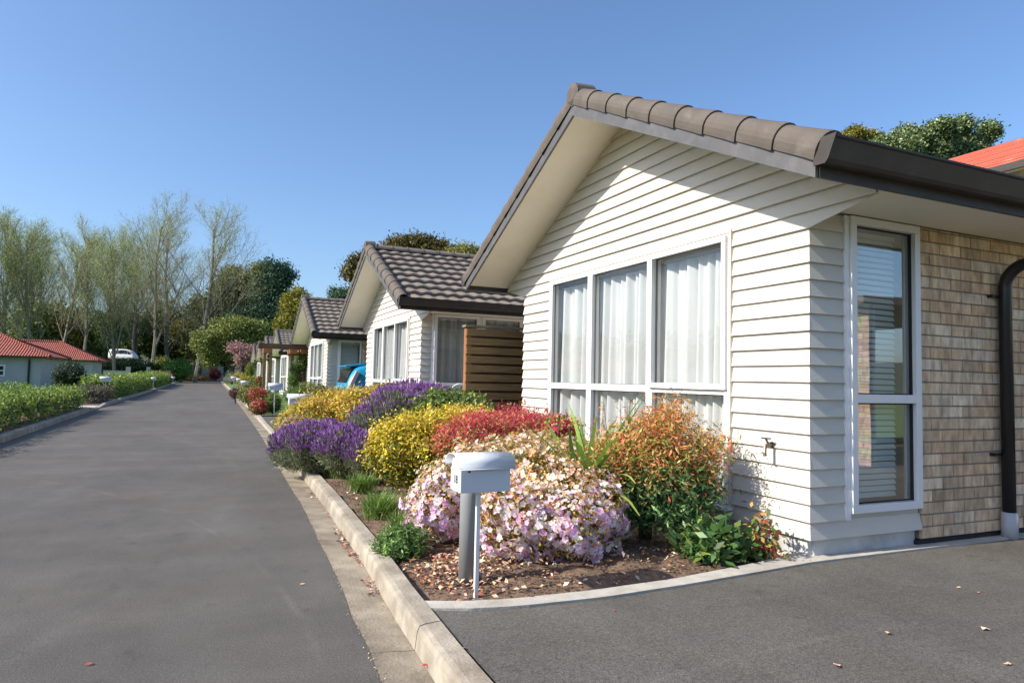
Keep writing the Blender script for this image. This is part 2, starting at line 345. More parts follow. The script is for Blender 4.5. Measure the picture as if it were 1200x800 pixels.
# terrain: one sheet to the horizon, rising behind the end of the street
def hgt(x, y):
    h = -.06
    t = min(max((y-97)/10, 0), 1); h += 2.75*t*t*(3-2*t)*min(max((-4-x)/6, 0.), 1)
    t = min(max((y-140)/160, 0), 1); h += 10*t*t*(3-2*t)
    t = min(max((-x-60)/200, 0), 1); h += 12*t*t
    t = min(max((x-60)/200, 0), 1); h += 12*t*t
    return h
xs = np.unique(np.concatenate([np.linspace(-900, -60, 18), np.linspace(-60, 60, 61), np.linspace(60, 900, 18)]))
ys = np.unique(np.concatenate([np.linspace(-500, -20, 12), np.linspace(-20, 180, 81), np.linspace(180, 1200, 18)]))
mb = MB(); mb.add([(x, y, hgt(x, y)) for y in ys for x in xs], [(j*len(xs)+i, j*len(xs)+i+1, (j+1)*len(xs)+i+1, (j+1)*len(xs)+i) for j in range(len(ys)-1) for i in range(len(xs)-1)])
struct(mb.build('ground', M['ground'], smooth=True))

# street edges (x of right road edge, gutter bottom at kerb, kerb front top, kerb back top) by y
KY = [-12, -4, 1.2, 2.7, 3.5, 4.5, 6.7, 9.7, 14.5, 24, 45, 77, 134]
RE = [.60, .62, .66, .69, .725, .785, .867, .93, 1.06, 1.20, 1.45, 1.75, 2.3]
def re_(y): return float(np.interp(y, KY, RE))
def kf(y): return re_(y)+.20
def kt(y): return re_(y)+.225
def kb(y): return re_(y)+.345
LE = lambda y: float(np.interp(y, [-12, 13, 24, 31, 60, 134], [-2.95, -2.98, -3.1, -3.12, -3.15, -3.3]))
yy = np.unique(np.concatenate([np.linspace(-12, 12, 97), np.linspace(12, 134, 62)]))
def strip(name, fa, fb, za, zb, m, y0=-12, y1=134, jag=0.):
    q = [y for y in yy if y0 <= y <= y1]; q = sorted(set([y0]+q+[y1])); mb = MB(); v = []
    for y in q: v += [(fa(y)+(random.uniform(-jag, jag)), y, za), (fb(y), y, zb)]
    mb.add(v, [(2*i, 2*i+1, 2*i+3, 2*i+2) for i in range(len(q)-1)]); return struct(mb.build(name, m))
strip('road', LE, lambda y: re_(y)+.012, 0, 0, M['road'], jag=0)
strip('gutter_channel', re_, kf, .004, -.012, M['gutterconc'], jag=.006)
# kerbs: front face, rounded nose, top; dips at the second driveway
def kerb(name, fx, sgn, m, y0, y1, h=.1, w_=.12, dips=()):
    q = sorted(set([y0, y1]+[y for y in yy if y0 <= y <= y1])); rings = []
    for y in q:
        hh = h
        for a, b in dips:
            t = min(max((y-a)/.5, 0), 1)*min(max((b-y)/.5, 0), 1); hh = min(hh, h-(h-.03)*t)
        x = fx(y); jit = random.uniform(-.002, .002)
        rings.append([(x, y, -.03), (x+sgn*.012, y, hh-.03+jit), (x+sgn*.022, y, hh-.008), (x+sgn*.045, y, hh+jit), (x+sgn*w_, y, hh+.004), (x+sgn*w_, y, -.03)])
    mb = MB(); mb.loft(rings); return struct(mb.build(name, m))
kerb('kerb', kf, 1, M['concrete'], 3.02, 134, dips=[(12.9, 20.3)])
kerb('kerb', kf, 1, M['concrete'], -12, 3.012)
kerb('left_kerb', lambda y: LE(y), -1, M['concrete'], -12, 134, .11, .13, dips=[(25.2, 27.2)])
# driveway in the foreground, its flush concrete edging
EX = [1.03, 1.20, 1.45, 1.93, 2.5, 3.2, 3.55, 4.5, 5.4, 6.0, 9.5]
EI = [3.33, 3.26, 3.205, 3.185, 3.215, 3.32, 3.42, 3.42, 3.42, 3.42, 3.42]
EO = [3.21, 3.14, 3.09, 3.065, 3.10, 3.17, 3.21, 3.215, 3.215, 3.215, 3.25]
q = np.linspace(1.03, 9.5, 90)
DZ = .088
def poly_strip(name, xs_, ya, yb, z, m, jag=0):
    mb = MB(); v = []
    for x in xs_: v += [(x, ya(x)+random.uniform(-jag, jag), z), (x, yb(x), z)]
    mb.add(v, [(2*i, 2*i+2, 2*i+3, 2*i+1) for i in range(len(xs_)-1)]); return struct(mb.build(name, m))
poly_strip('driveway_edging', q, lambda x: np.interp(x, EX, EO), lambda x: np.interp(x, EX, EI), DZ+.012, M['edging'])
mb = MB(); v = []
for x in q: v += [(x, np.interp(x, EX, EO), DZ-.05), (x, np.interp(x, EX, EO), DZ+.012)]
mb.add(v, [(2*i, 2*i+2, 2*i+3, 2*i+1) for i in range(len(q)-1)]); struct(mb.build('driveway_edging', M['edging']))
mb = MB(); v = []
for x in q: v += [(x, -4, DZ), (x, np.interp(x, EX, EO)-.001+random.uniform(-.006, .0), DZ)]
mb.add(v, [(2*i, 2*i+2, 2*i+3, 2*i+1) for i in range(len(q)-1)])
yk = [y for y in np.linspace(-4, 3.2, 40)]; v = []
for y in yk: v += [(kb(y)-.004, y, DZ-.0005), (1.031, y, DZ-.0005)]
mb.add(v, [(2*i, 2*i+1, 2*i+3, 2*i+2) for i in range(len(yk)-1)])
struct(mb.build('driveway', M['drive']))
struct(MB().add([(1.1, -40, .03), (60, -40, .03), (60, -4, .086), (.93, -4, .086)], [(0, 1, 2, 3)]).build('lawn', M['grass']))
# planted bed in front of the nearest house
def bedz(x, y): return .078+.03*math.sin(x*2.1)*math.sin(y*1.3)+.012*math.sin(x*17+y*5)*math.sin(y*13)+.008*random.random()
def bed(name, x0, x1f, y0, y1, m, zf, nx=50, ny=80):
    mb = MB(); v = []
    for j in range(ny+1):
        y = y0+(y1-y0)*j/ny
        for i in range(nx+1):
            xa = x0(y); x = xa+(x1f(y)-xa)*i/nx
            v.append((x, y, zf(x, y)))
    mb.add(v, [(j*(nx+1)+i, j*(nx+1)+i+1, (j+1)*(nx+1)+i+1, (j+1)*(nx+1)+i) for j in range(ny) for i in range(nx)])
    return struct(mb.build(name, m, smooth=True))
bed('garden_bed', lambda y: kb(y)-.01, lambda y: 3.72, 3.19, 12.6, M['mulch'], lambda x, y: min(bedz(x, y), .07+.2*max(0, y-float(np.interp(x, EX, EO))-.1)) if y < 3.6 else bedz(x, y), 60, 200)
# second driveway and lawns further along
strip('second_driveway', lambda y: kb(y)-.02, lambda y: 16., .046, .046, M['drive'], 13.0, 20.4)
poly_strip('driveway_edging', np.linspace(1.35, 3.6, 12), lambda x: 12.9, lambda x: 13.02, .09, M['edging'])
poly_strip('driveway_edging', np.linspace(1.5, 4.2, 12), lambda x: 20.4+.12*(x-1.5), lambda x: 20.5+.12*(x-1.5), .09, M['edging'])
strip('lawn', lambda y: kb(y)-.01, lambda y: 40., .07, .07, M['grass'], 20.45, 128)
strip('patio', lambda y: 3.60, lambda y: 14., .075, .075, M['edging'], 7.9, 12.9)
# left side
strip('garden_bed', lambda y: LE(y)-.9-.2, lambda y: LE(y)-.125, .09, .075, M['mulch'], 4, 25.1)
strip('path', lambda y: LE(y)-14, lambda y: LE(y)-.125, .05, .045, M['edging'], 25.15, 27.3)
strip('garden_bed', lambda y: LE(y)-1.0, lambda y: LE(y)-.125, .08, .07, M['mulch'], 27.35, 90)
strip('lawn', lambda y: LE(y)-30, lambda y: LE(y)-1.0, -.02, .07, M['grass'], -12, 25.1)
strip('lawn', lambda y: LE(y)-30, lambda y: LE(y)-1.0, -.02, .07, M['grass'], 27.35, 110)

# ================================================================== HOUSES
BH = .1139
def boards(mb, axis, a_at, z0, z1, plane, out, holes=(), mitre=False):
    """lapped boards on a wall plane; a_at(z)->(a,b) extents; holes (a0,a1,z0,z1)"""
    k = 0; z = z0
    while z < z1-1e-4:
        zt = min(z+BH, z1)
        a0, b0 = a_at(z); a1, b1 = a_at(zt)
        if b0-a0 < .02: break
        segs = [(a0, b0, a1, b1)]
        for h in holes:
            if zt > h[2]+.02 and z < h[3]-.02:
                ns = []
                for s in segs:
                    if h[0] > s[0]: ns.append((s[0], min(h[0], s[1]), s[2], min(h[0], s[3])))
                    if h[1] < s[1]: ns.append((max(h[1], s[0]), s[1], max(h[1], s[2]), s[3]))
                segs = [s for s in ns if s[1]-s[0] > .01]
        for s in segs:
            o0 = (.026+random.uniform(-.0025, .0025))*out; o1 = .004*out; ot = 0
            if mitre and s[0] <= .001 and z < 2.34: e0, e1 = -.026, -.004
            else: e0 = e1 = 0
            if axis == 'y':
                V_ = [(plane+o0, s[0]+e0, z), (plane+o0, s[1], z), (plane+o1, s[3], zt), (plane+o1, s[2]+e1, zt), (plane, s[0], z), (plane, s[1], z), (plane, s[3], zt), (plane, s[2], zt)]
            else:
                V_ = [(s[0]+e0, plane+o0, z), (s[1], plane+o0, z), (s[3], plane+o1, zt), (s[2]+e1, plane+o1, zt), (s[0], plane, z), (s[1], plane, z), (s[3], plane, zt), (s[2], plane, zt)]
            mb.add(V_, [(0, 1, 2, 3), (7, 6, 5, 4), (0, 4, 5, 1), (1, 5, 6, 2), (2, 6, 7, 3), (3, 7, 4, 0)])
        z = zt; k += 1
    return mb

def curtain(y0, y1, z0, z1, x, seed, axis='y', amp=.05, gather=1.0, n=None):
    rr = random.Random(seed); n = n or int((y1-y0)*75); rows = 9; v = []; ph = [rr.uniform(0, 6) for _ in range(5)]
    for j in range(rows):
        z = z0+(z1-z0)*j/(rows-1); t = j/(rows-1)
        for i in range(n+1):
            u = i/n; y = y0+(y1-y0)*u
            d = amp*(math.sin(u*(y1-y0)*52+ph[0]+1.6*math.sin(u*7+ph[1])+.3*t)+.6*math.sin(u*(y1-y0)*29+ph[2]+.6*t)+.35*math.sin(u*(y1-y0)*90+ph[3]))*(.55+.45*(1-t))
            v.append((x+d, y, z) if axis == 'y' else (y, x+d, z))
    fs = [(j*(n+1)+i, j*(n+1)+i+1, (j+1)*(n+1)+i+1, (j+1)*(n+1)+i) for j in range(rows-1) for i in range(n)]
    return MB().add(v, fs)
def curtmat():
    m = M['fabric']; n = m.node_tree.nodes; l = m.node_tree.links; p = n['Principled BSDF']
    t = n.new('ShaderNodeBsdfTranslucent'); t.inputs[0].default_value = (.7, .71, .71, 1)
    ms = n.new('ShaderNodeMixShader'); ms.inputs[0].default_value = .3; l.new(p.outputs[0], ms.inputs[1]); l.new(t.outputs[0], ms.inputs[2]); l.new(ms.outputs[0], n['Material Output'].inputs[0])
curtmat()

SL = .4786; CYL = 2.22
def deck(ly): return 3.86-SL*abs(ly-CYL)

def front_window(root, lz0=.30, lz1=2.36):
    y0, y1 = .73, 3.69
    cuts = [y0, 1.74, 2.79, y1]; T = 1.155
    wf = MB()
    fw = .05
    xo = -.035
    # outer frame, mullions (butted)
    wf.box(xo, .05, y0, y0+fw, lz0+fw, lz1-fw); wf.box(xo, .05, y1-fw, y1, lz0+fw, lz1-fw)
    wf.box(xo, .05, y0, y1, lz1-fw, lz1); wf.box(xo, .05, y0, y1, lz0, lz0+fw)
    for c in cuts[1:3]: wf.box(xo-.004, .05, c-.045, c+.045, lz0+fw, lz1-fw)
    for a, b in ((y0+fw, cuts[1]-.045), (cuts[1]+.045, cuts[2]-.045), (cuts[2]+.045, y1-fw)):
        wf.box(xo+.003, .045, a, b, T-.03, T+.03)
    fr = wf.build('window', M['white'], root, bevel=.003)
    sill = MB().prism([(-.075, lz0-.03), (-.0, lz0-.03), (-.0, lz0-.002), (-.07, lz0-.008)], 1, y0-.03, y1+.03).build('sill', M['white'], fr)
    MB().box(-.036, -.001, y0-.022, y0-.002, lz0-.03, lz1+.03).build('side_trim', M['trim'], fr)
    MB().box(-.036, -.001, y1+.002, y1+.022, lz0-.03, lz1+.01).build('side_trim', M['trim'], fr)
    # opening sash on the nearest light: proud
    a, b = y0+.012, cuts[1]-.012
    s = MB(); sx0, sx1 = -.062, -.037; sw = .045
    s.box(sx0, sx1, a, a+sw, T+.01+sw, lz1-.012-sw); s.box(sx0, sx1, b-sw, b, T+.01+sw, lz1-.012-sw)
    s.box(sx0, sx1, a, b, T+.01, T+.01+sw); s.box(sx0, sx1, a, b, lz1-.012-sw, lz1-.012)
    s.build('sash', M['white'], fr, bevel=.003)
    g = MB()
    for a, b in ((y0+fw, cuts[1]-.045), (cuts[1]+.045, cuts[2]-.045), (cuts[2]+.045, y1-fw)):
        for c, d in ((lz0+fw, T-.03), (T+.03, lz1-fw)):
            g.add([(.012, a, c), (.012, b, c), (.012, b, d), (.012, a, d)], [(0, 3, 2, 1)])
    g.build('pane', M['glass'], fr)
    gs = MB()
    for a, b in ((y0+fw, cuts[1]-.045), (cuts[1]+.045, cuts[2]-.045), (cuts[2]+.045, y1-fw)):
        for c, d in ((lz0+fw, T-.03), (T+.03, lz1-fw)):
            t = .008
            for q_ in ((a, a+t, c, d), (b-t, b, c, d), (a+t, b-t, c, c+t), (a+t, b-t, d-t, d)): gs.box(-.004, .011, *q_)
    gs.build('glazing_seal', M['seal'], fr)
    for i, (a, b) in enumerate(((y0+.01, cuts[1]+.07), (cuts[1]+.075, cuts[2]+.07), (cuts[2]+.075, y1+.14))):
        curtain(a, b, lz0+.03, lz1-.09, .105+.006*i, 5+i).build('curtain', M['fabric'], fr, smooth=True)
    MB().tube([(.13, y0, lz1-.085), (.13, y1, lz1-.085)], .012, 6).build('curtain_rail', M['white'], fr)
    return fr

def side_window(root, x0=.345, x1=1.05, z0=.36, z1=2.38, T=1.13, blind=True, ytop=None):
    fw = .055; wf = MB(); a0, a1 = -.045, .05
    wf.box(x0, x0+fw, a0, a1, z0+fw, z1-fw); wf.box(x1-fw, x1, a0, a1, z0+fw, z1-fw); wf.box(x0, x1, a0, a1, z0, z0+fw); wf.box(x0, x1, a0, a1, z1-fw, z1)
    wf.box(x0+fw, x1-fw, a0+.004, a1-.004, T-.03, T+.03)
    fr = wf.build('window', M['white'], root, bevel=.003)
    MB().box(x0-.045, x0-.002, -.029, -.001, z0-.04, z1).build('side_trim', M['white'], fr)
    g = MB()
    for c, d in ((z0+fw, T-.03), (T+.03, z1-fw)): g.add([(x0+fw, .01, c), (x1-fw, .01, c), (x1-fw, .01, d), (x0+fw, .01, d)], [(0, 1, 2, 3)])
    g.build('pane', M['glass_side'], fr)
    gs = MB()
    for c, d in ((z0+fw, T-.03), (T+.03, z1-fw)):
        gs.box(x1-fw-.010, x1-fw, -.012, .008, c, d); gs.box(x0+fw, x1-fw-.010, -.004, .008, d-.01, d); gs.box(x0+fw, x0+fw+.008, -.004, .008, c, d-.01); gs.box(x0+fw+.008, x1-fw-.010, -.004, .008, c, c+.008)
    gs.build('glazing_seal', M['dark'], fr)
    if blind:
        b = MB(); rr = random.Random(3)
        z = z0+.09
        while z < z1-.09:
            t = rr.uniform(-.002, .002); xa = x0+.06; xb = x1-.10
            b.add([(xa, .088, z-.016+t), (xb, .088, z-.016-t), (xb, .104, z+.016-t), (xa, .104, z+.016+t)], [(0, 1, 2, 3)])
            b.add([(xa, .090, z-.016+t), (xb, .090, z-.016-t), (xb, .106, z+.016-t), (xa, .106, z+.016+t)], [(3, 2, 1, 0)])
            z += .042
        b.box(x0+.06, x1-.10, .08, .12, z1-.1, z1-.07)
        b.build('blind', M['blind'], fr)
    else:
        curtain(x0+.05, x1-.05, z0+.03, z1-.06, .14, 9, axis='x').build('curtain', M['fabric'], fr, smooth=True)
    return fr

BRICKS = [lin(228, 200, 166), lin(220, 188, 154), lin(212, 182, 150), lin(234, 210, 180), lin(206, 176, 146), lin(222, 186, 148)]
def brickwall(root, x0, x1, z0, z1, plane, detail=True):
    rr = random.Random(4); mb = MB(); mo = MB(); mo.box(x0+.006, x1, plane+.006, plane+.09, z0, z1)
    row = 0; z = z0+.006
    while z < z1-.01:
        x = x0 - (.12 if row % 2 else 0)
        while x < x1:
            a = max(x, x0); b = min(x+.230, x1)
            if b-a > .03:
                c = rr.choice(BRICKS); f = rr.uniform(.86, 1.08); j = rr.uniform(-.0015, .0015); c = tuple(k*f for k in c); zt = min(z+.076, z1-.004)
                mb.box(a, b, plane-.008+j, plane+.02, z+rr.uniform(-.001, .001), zt, c)
            x += .240
        z += .086; row += 1
    o = mb.build('brick_wall', M['brick'], root, bevel=.003 if detail else 0)
    mo.build('mortar', M['mortar'], o)
    return o

def tiled_slope(root, lx0, lx1, sgn, name='roof'):
    """tile courses on one slope: stepped up the slope, waved along it"""
    nc = 9; half = 2.80; mb = MB(); dx = .04; n = int((lx1-lx0)/dx); v = []; rows = []
    for c in range(nc):
        t0 = c/nc; t1 = (c+1)/nc
        for t, l_ in ((t0-.07/nc, .030), (t0-.07/nc, .064), (t0+.03/nc, .062), (t0+.5/nc, .032), (t1, .004)):
            rows.append((t, l_, c, c*.0))
    W = .24
    for t, l_, c, _ in rows:
        d = half*(1-t)+.04*(1-t)*0
        ly = CYL+sgn*d
        for i in range(n+1):
            x = lx0+dx*i; u = (x/W+(.5 if c % 2 else 0)*0) % 1.0
            wv = .5+.5*math.cos(2*math.pi*u); wv = wv**.7
            v.append((x, ly-sgn*0, deck(ly)+l_+.024*wv-.012))
        # front lip drop: duplicate first row lower
    fs = [(j*(n+1)+i, j*(n+1)+i+1, (j+1)*(n+1)+i+1, (j+1)*(n+1)+i) for j in range(len(rows)-1) for i in range(n)]
    if sgn > 0: fs = [f[::-1] for f in fs]
    mb.add(v, fs)
    # close the eave edge
    b = len(mb.v); mb.add([(lx0+dx*i, CYL+sgn*half, deck(CYL+sgn*half)-.03) for i in range(n+1)], [])
    mb.f += [(i, b+i, b+i+1, i+1) for i in range(n)]; mb.c += [None]*n
    return mb

def make_house(loc, label, kind='near', L=9.0):
    near = kind == 'near'
    root = empty('house', loc, label, 'house', 'white weatherboard gable houses in a row')
    W = 4.44
    # front weatherboard wall with gable
    def ext(z):
        if z < 2.345: return (0, W)
        d = min(2.74, (3.78-z)/SL); return (CYL-d, CYL+d)
    z0 = .208
    mb = MB(); boards(mb, 'y', ext, z0, 3.80, 0, -1, [(.73, 3.69, .30, 2.36)], True)
    mb.build('weatherboard_wall', M['board'], root)
    # side wall boards: left of the window, below it
    sx = 1.062 if kind != 'curtained' else L; h0, h1 = (.30, 1.2) if kind != 'curtained' else (.175, 1.952)
    mb = MB(); boards(mb, 'x', lambda z: (0, sx), z0+.0, 2.385, 0, -1, [(h0, h1, .36, 2.6)], True)
    mb.build('side_weatherboard_wall', M['board'], root)
    # wall lining (inner), with openings left free
    ln = MB(); t0, t1 = .001, .06
    ln.box(t0, t1, 0.0, .73, .2, 2.4); ln.box(t0, t1, 3.69, W, .2, 2.4); ln.box(t0, t1, .73, 3.69, .2, .30); ln.box(t0, t1, .73, 3.69, 2.36, 2.4)
    ln.prism([(CYL-2.7, 2.401), (CYL+2.7, 2.401), (CYL, 3.72)], 0, t0, t1)
    wx0, wx1 = (.34, 1.055) if kind != 'curtained' else (.215, 1.955)
    ln.box(t1+.001, wx0, .001, .06, .2, 2.4); ln.box(wx0, wx1, .001, .06, .2, .355); ln.box(wx1, L, .03, .09, .2, 2.4)
    ln.build('wall_lining', M['interior'], root)
    rm = MB(); rm.box(.07, L, .1, W-.1, .15, .2); rm.box(.07, L, .1, W-.1, 2.42, 2.46); rm.box(3.6, 3.7, .1, W-.1, .2, 2.42)
    rm.build('room', M['interior'], root)
    fd = MB(); fd.box(.012, .05, .03, W-.03, -.02, .2); fd.box(.05, 1.03, .012, .05, -.02, .2); fd.box(.05, L, W-.03, W, -.02, .2)
    fd.build('foundation', M['found'], root)
    MB().box(.06, L, W-.03, W, .2, 2.42).build('back_wall', M['cream_wall'], root)
    MB().box(L-.05, L, .1, W-.1, .0, 2.42).box(L-.05, L-.02, .5, W-.5, 2.42, 3.0).build('end_wall', M['cream_wall'], root)
    front_window(root)
    if kind == 'curtained': side_window(root, x0=.22, x1=1.08, blind=False); side_window(root, x0=1.14, x1=1.95, blind=False)
    else: side_window(root)
    if kind == 'curtained':
        pass
    else:
        brickwall(root, 1.068, L if not near else 6.0, .135, 2.39, -.012, near)
    # damp course strip below the brick
    MB().box(1.02, L, -.01, .04, .02, .13).build('damp_course', M['dark'], root)
    # soffits
    sf = MB(); sf.box(.0, L, -.56, -.03, 2.39, 2.398); sf.box(.0, L, W+.03, W+.56, 2.39, 2.398)
    for s in (-1, 1):
        a = CYL+s*.0; b = CYL+s*2.76
        sf.add([(-.566, a, 3.745), (-.0, a, 3.745), (-.0, b, 3.745-SL*2.76), (-.566, b, 3.745-SL*2.76)], [(0, 1, 2, 3) if s < 0 else (3, 2, 1, 0)])
    sf.build('soffit', M['soffit'], root)
    # bargeboards
    bb = MB()
    for s in (-1, 1):
        pts = []
        for dd in (0., 2.80): pts.append((CYL+s*dd, 3.86-SL*dd+.0, 3.86-SL*dd-.155))
        V_ = [(-.59, pts[0][0], pts[0][2]), (-.59, pts[1][0], pts[1][2]), (-.59, pts[1][0], pts[1][1]), (-.59, pts[0][0], pts[0][1]),
              (-.567, pts[0][0], pts[0][2]), (-.567, pts[1][0], pts[1][2]), (-.567, pts[1][0], pts[1][1]), (-.567, pts[0][0], pts[0][1])]
        F_ = [(0, 1, 2, 3), (7, 6, 5, 4), (0, 4, 5, 1), (3, 2, 6, 7), (1, 5, 6, 2), (0, 3, 7, 4)]
        bb.add(V_, F_ if s < 0 else [f[::-1] for f in F_])
    bb.build('bargeboard', M['barge'], root)
    # eave fascia
    MB().box(-.56, L, -.585, -.565, 2.37, 2.52).build('fascia', M['gutter'], root); MB().box(-.56, L, W+.565, W+.585, 2.37, 2.52).build('fascia', M['gutter'], root)
    # roof tiles
    mbr = MB()
    for s in (-1, 1):
        q_ = tiled_slope(root, -.50, L, s); mbr.add(q_.v, q_.f)
    rf = mbr.build('roof', M['tile'], root, smooth=False)
    # solid deck below
    dk = MB()
    for s in (-1, 1):
        dk.add([(-.56, CYL, 3.845), (L, CYL, 3.845), (L, CYL+s*2.78, 3.845-SL*2.78), (-.56, CYL+s*2.78, 3.845-SL*2.78)], [(0, 1, 2, 3) if s > 0 else (3, 2, 1, 0)])
    dk.build('underlay', M['gutter'], rf)
    # ridge caps
    rc = MB()
    x = -.42
    while x < L:
        pts = [(.125*math.cos(a), .095*math.sin(a)) for a in np.linspace(-.15, math.pi+.15, 12)]
        rc.loft([[(x+dx_, CYL+p*k_, 3.87+q2*k_) for p, q2 in pts] for dx_, k_ in ((0, 1.1), (.03, 1.1), (.031, 1.0), (.34, .94))], closed=False, cap=False)
        x += .335
    rc.build('ridge_cap', M['tile'], rf, smooth=False)
    # barge tiles: lapped half-round caps down both rakes
    sl = Vector((0, math.cos(math.atan(SL)), math.sin(math.atan(SL))))
    for s in (-1, 1):
        bt = MB(); Ls = 2.83/math.cos(math.atan(SL)); nT = 9; tl = Ls/nT
        ax = Vector((0, -s*sl.y, sl.z)); up = Vector((0, s*sl.z, sl.y)); start = Vector((-.52, CYL+s*2.83, 3.86-SL*2.83))
        arc = [(-.098*math.cos(a), .105*math.sin(a)) for a in np.linspace(-.35, math.pi*.93, 12)]
        arc = [(-.085, -.06)]+arc
        for k in range(nT):
            rings = []
            for tt, kk in ((0, .93), (.0, 1.07), (.05, 1.08), (.30, 1.02), (1.02, .95)):
                o_ = start+ax*(tl*(k+tt)); rings.append([tuple(o_+Vector((p*kk, 0, 0))+up*(q2*kk+.012)) for p, q2 in arc])
            bt.loft(rings, closed=False, cap=False)
        bt.build('barge_tile', M['bargetile'], root, smooth=False)
    cap = MB()
    pts = [Vector((-.60, 0, 0))]
    cap.tube([(-.62, CYL, 3.90), (-.60, CYL, 3.90), (-.40, CYL, 3.91)], [.07, .112, .115], 14); cap.build('apex_cap', M['bargetile'], root, smooth=False)
    # gutters with end stops
    for s in (-1, 1):
        e = CYL+s*2.806; o_ = 1 if s > 0 else -1
        prof = [(e, 2.55), (e, 2.435), (e+o_*.075, 2.430), (e+o_*.092, 2.448), (e+o_*.135, 2.545), (e+o_*.150, 2.550), (e+o_*.150, 2.562), (e+o_*.128, 2.562), (e+o_*.084, 2.455), (e+o_*.012, 2.448), (e+o_*.012, 2.55)]
        if s > 0: prof = prof[::-1]
        g = MB(); g.prism(prof, 0, -.60, L)
        cp = [(e, 2.57), (e, 2.425), (e+o_*.078, 2.422), (e+o_*.098, 2.442), (e+o_*.155, 2.57)]
        if s > 0: cp = cp[::-1]
        g.prism(cp, 0, -.612, -.602)
        g.build('roof_gutter', M['gutter'], root)
    if near:
        dp = MB(); X = 1.985; yb_ = -.075
        pts = [(X, yb_, .26), (X, yb_, 2.0)]
        for a in np.linspace(.15, math.pi/2, 8): pts.append((X, yb_-.17*(1-math.cos(a)), 2.0+.17*math.sin(a)))
        pts += [(X, yb_-.30, 2.185), (X, yb_-.50, 2.24), (X, yb_-.56, 2.30), (X, yb_-.575, 2.375)]
        d_ = dp.tube(pts, .045, 18).build('downpipe', M['black'], root, smooth=True)
        MB().tube([(X, yb_, .07), (X, yb_, .285)], .056, 18).build('pipe_socket', M['palepipe'], d_, smooth=True)
        for z in (.72, 1.93):
            br = MB(); br.box(X-.125, X-.03, yb_+.02, yb_+.045, z-.008, z+.008); br.box(X-.135, X-.12, yb_+.01, yb_+.065, z-.012, z+.012)
            br.build('bracket', M['black'], d_)
        tp = MB(); ty, tz = .30, .795
        tp.tube([(-.02, ty, tz), (-.09, ty, tz-.005)], .012, 8); tp.tube([(-.06, ty, tz), (-.075, ty+.01, tz+.045)], .008, 8); tp.box(-.085, -.065, ty-.03, ty+.045, tz+.04, tz+.05)
        tp.tube([(-.09, ty, tz), (-.105, ty-.01, tz-.05), (-.105, ty-.012, tz-.075)], [.011, .012, .014], 8); tp.tube([(-.022, ty, tz), (-.03, ty, tz)], .022, 10)
        tp.build('hose_tap', mat('brass', (.16, .13, .09), .4, .2, 30, metal=.6), root)
    return root

H1 = make_house((3.64, 3.31, 0), 'nearest white weatherboard gable house with brick side wall and downpipe', 'near')
H2 = make_house((3.47, 11.68, -.02), 'white weatherboard gable house behind the slatted timber screen', 'curtained')
H3 = make_house((3.50, 22.08, -.02), 'white gable house behind the blue car with brick side', 'brick')
def copy_house(loc, label):
    c = copy_tree(H3); c.location = loc; c['label'] = label; return c
copy_house((4.25, 40.4, -.03), 'white gable house just past the timber pergola, fourth along the street')
copy_house((4.3, 48.6, -.03), 'small distant gable house between the fourth and sixth along the street')
copy_house((4.4, 56.8, -.03), 'small far gable house, second from the far end of the street')
copy_house((4.5, 65.5, -.03), 'farthest gable house of the row beside the pink blossom')

# garage wing across the foreground driveway (seen in the side window's reflection)
g = empty('garage', (8.6, -3.2, 0), 'brick garage across the driveway mirrored in the side window', 'garage')
b = MB(); b.box(0, .1, 0, 3.1, .09, 2.4); rr = random.Random(8)
b.build('wall', M['mortar'], g)
bw = MB(); z = .1; row = 0
while z < 2.35:
    y = -.12*(row % 2)
    while y < 3.1:
        a = max(y, 0); c_ = min(y+.23, 3.1)
        if c_-a > .03 and not (.5 < (a+c_)/2 < 2.0 and z < 2.1): bw.box(-.01, .05, a, c_, z, z+.076, tuple(k*rr.uniform(.8, 1.1) for k in rr.choice(BRICKS)))
        y += .24
    z += .086; row += 1
bw.build('brick_wall', M['brick'], g)
MB().box(-.012, -.002, .55, 1.95, .1, 2.08).build('garage_door', M['grey_wall'], g)
MB().prism([(-.25, 2.4), (4, 2.4), (4, 2.55), (-.25, 2.5)], 1, -.2, 3.2).build('roof', M['tile'], g)

# ================================================================== SCREEN, PERGOLA
t = empty('privacy_screen', (3.09, 8.35, .07), 'dark stained horizontal slat timber screen beside the nearest house', 'screen')
s = MB(); z = .04
while z < 1.74: s.box(.0, 2.3, 0, .022, z, z+.092); z += .119
s.build('slat_panel', M['wood'], t)
s = MB(); z = -.02
while z < 1.74: s.box(.05, 2.3, .104, .125, max(z, 0), z+.11); z += .119
s.build('gap_darkening_slats', M['wood'], t)  # second layer added behind so the gaps between slats look dark
MB().box(-.002, .075, .024, .10, 0, 1.815).build('post', M['wood2'], t)
MB().box(1.2, 1.275, .024, .10, 0, 1.815).build('post', M['wood'], t)
MB().box(-.03, 2.3, -.03, .11, 1.817, 1.845).build('cap_rail', mat('weathered_cap', (.20, .17, .13), .8, .2, 8), t)

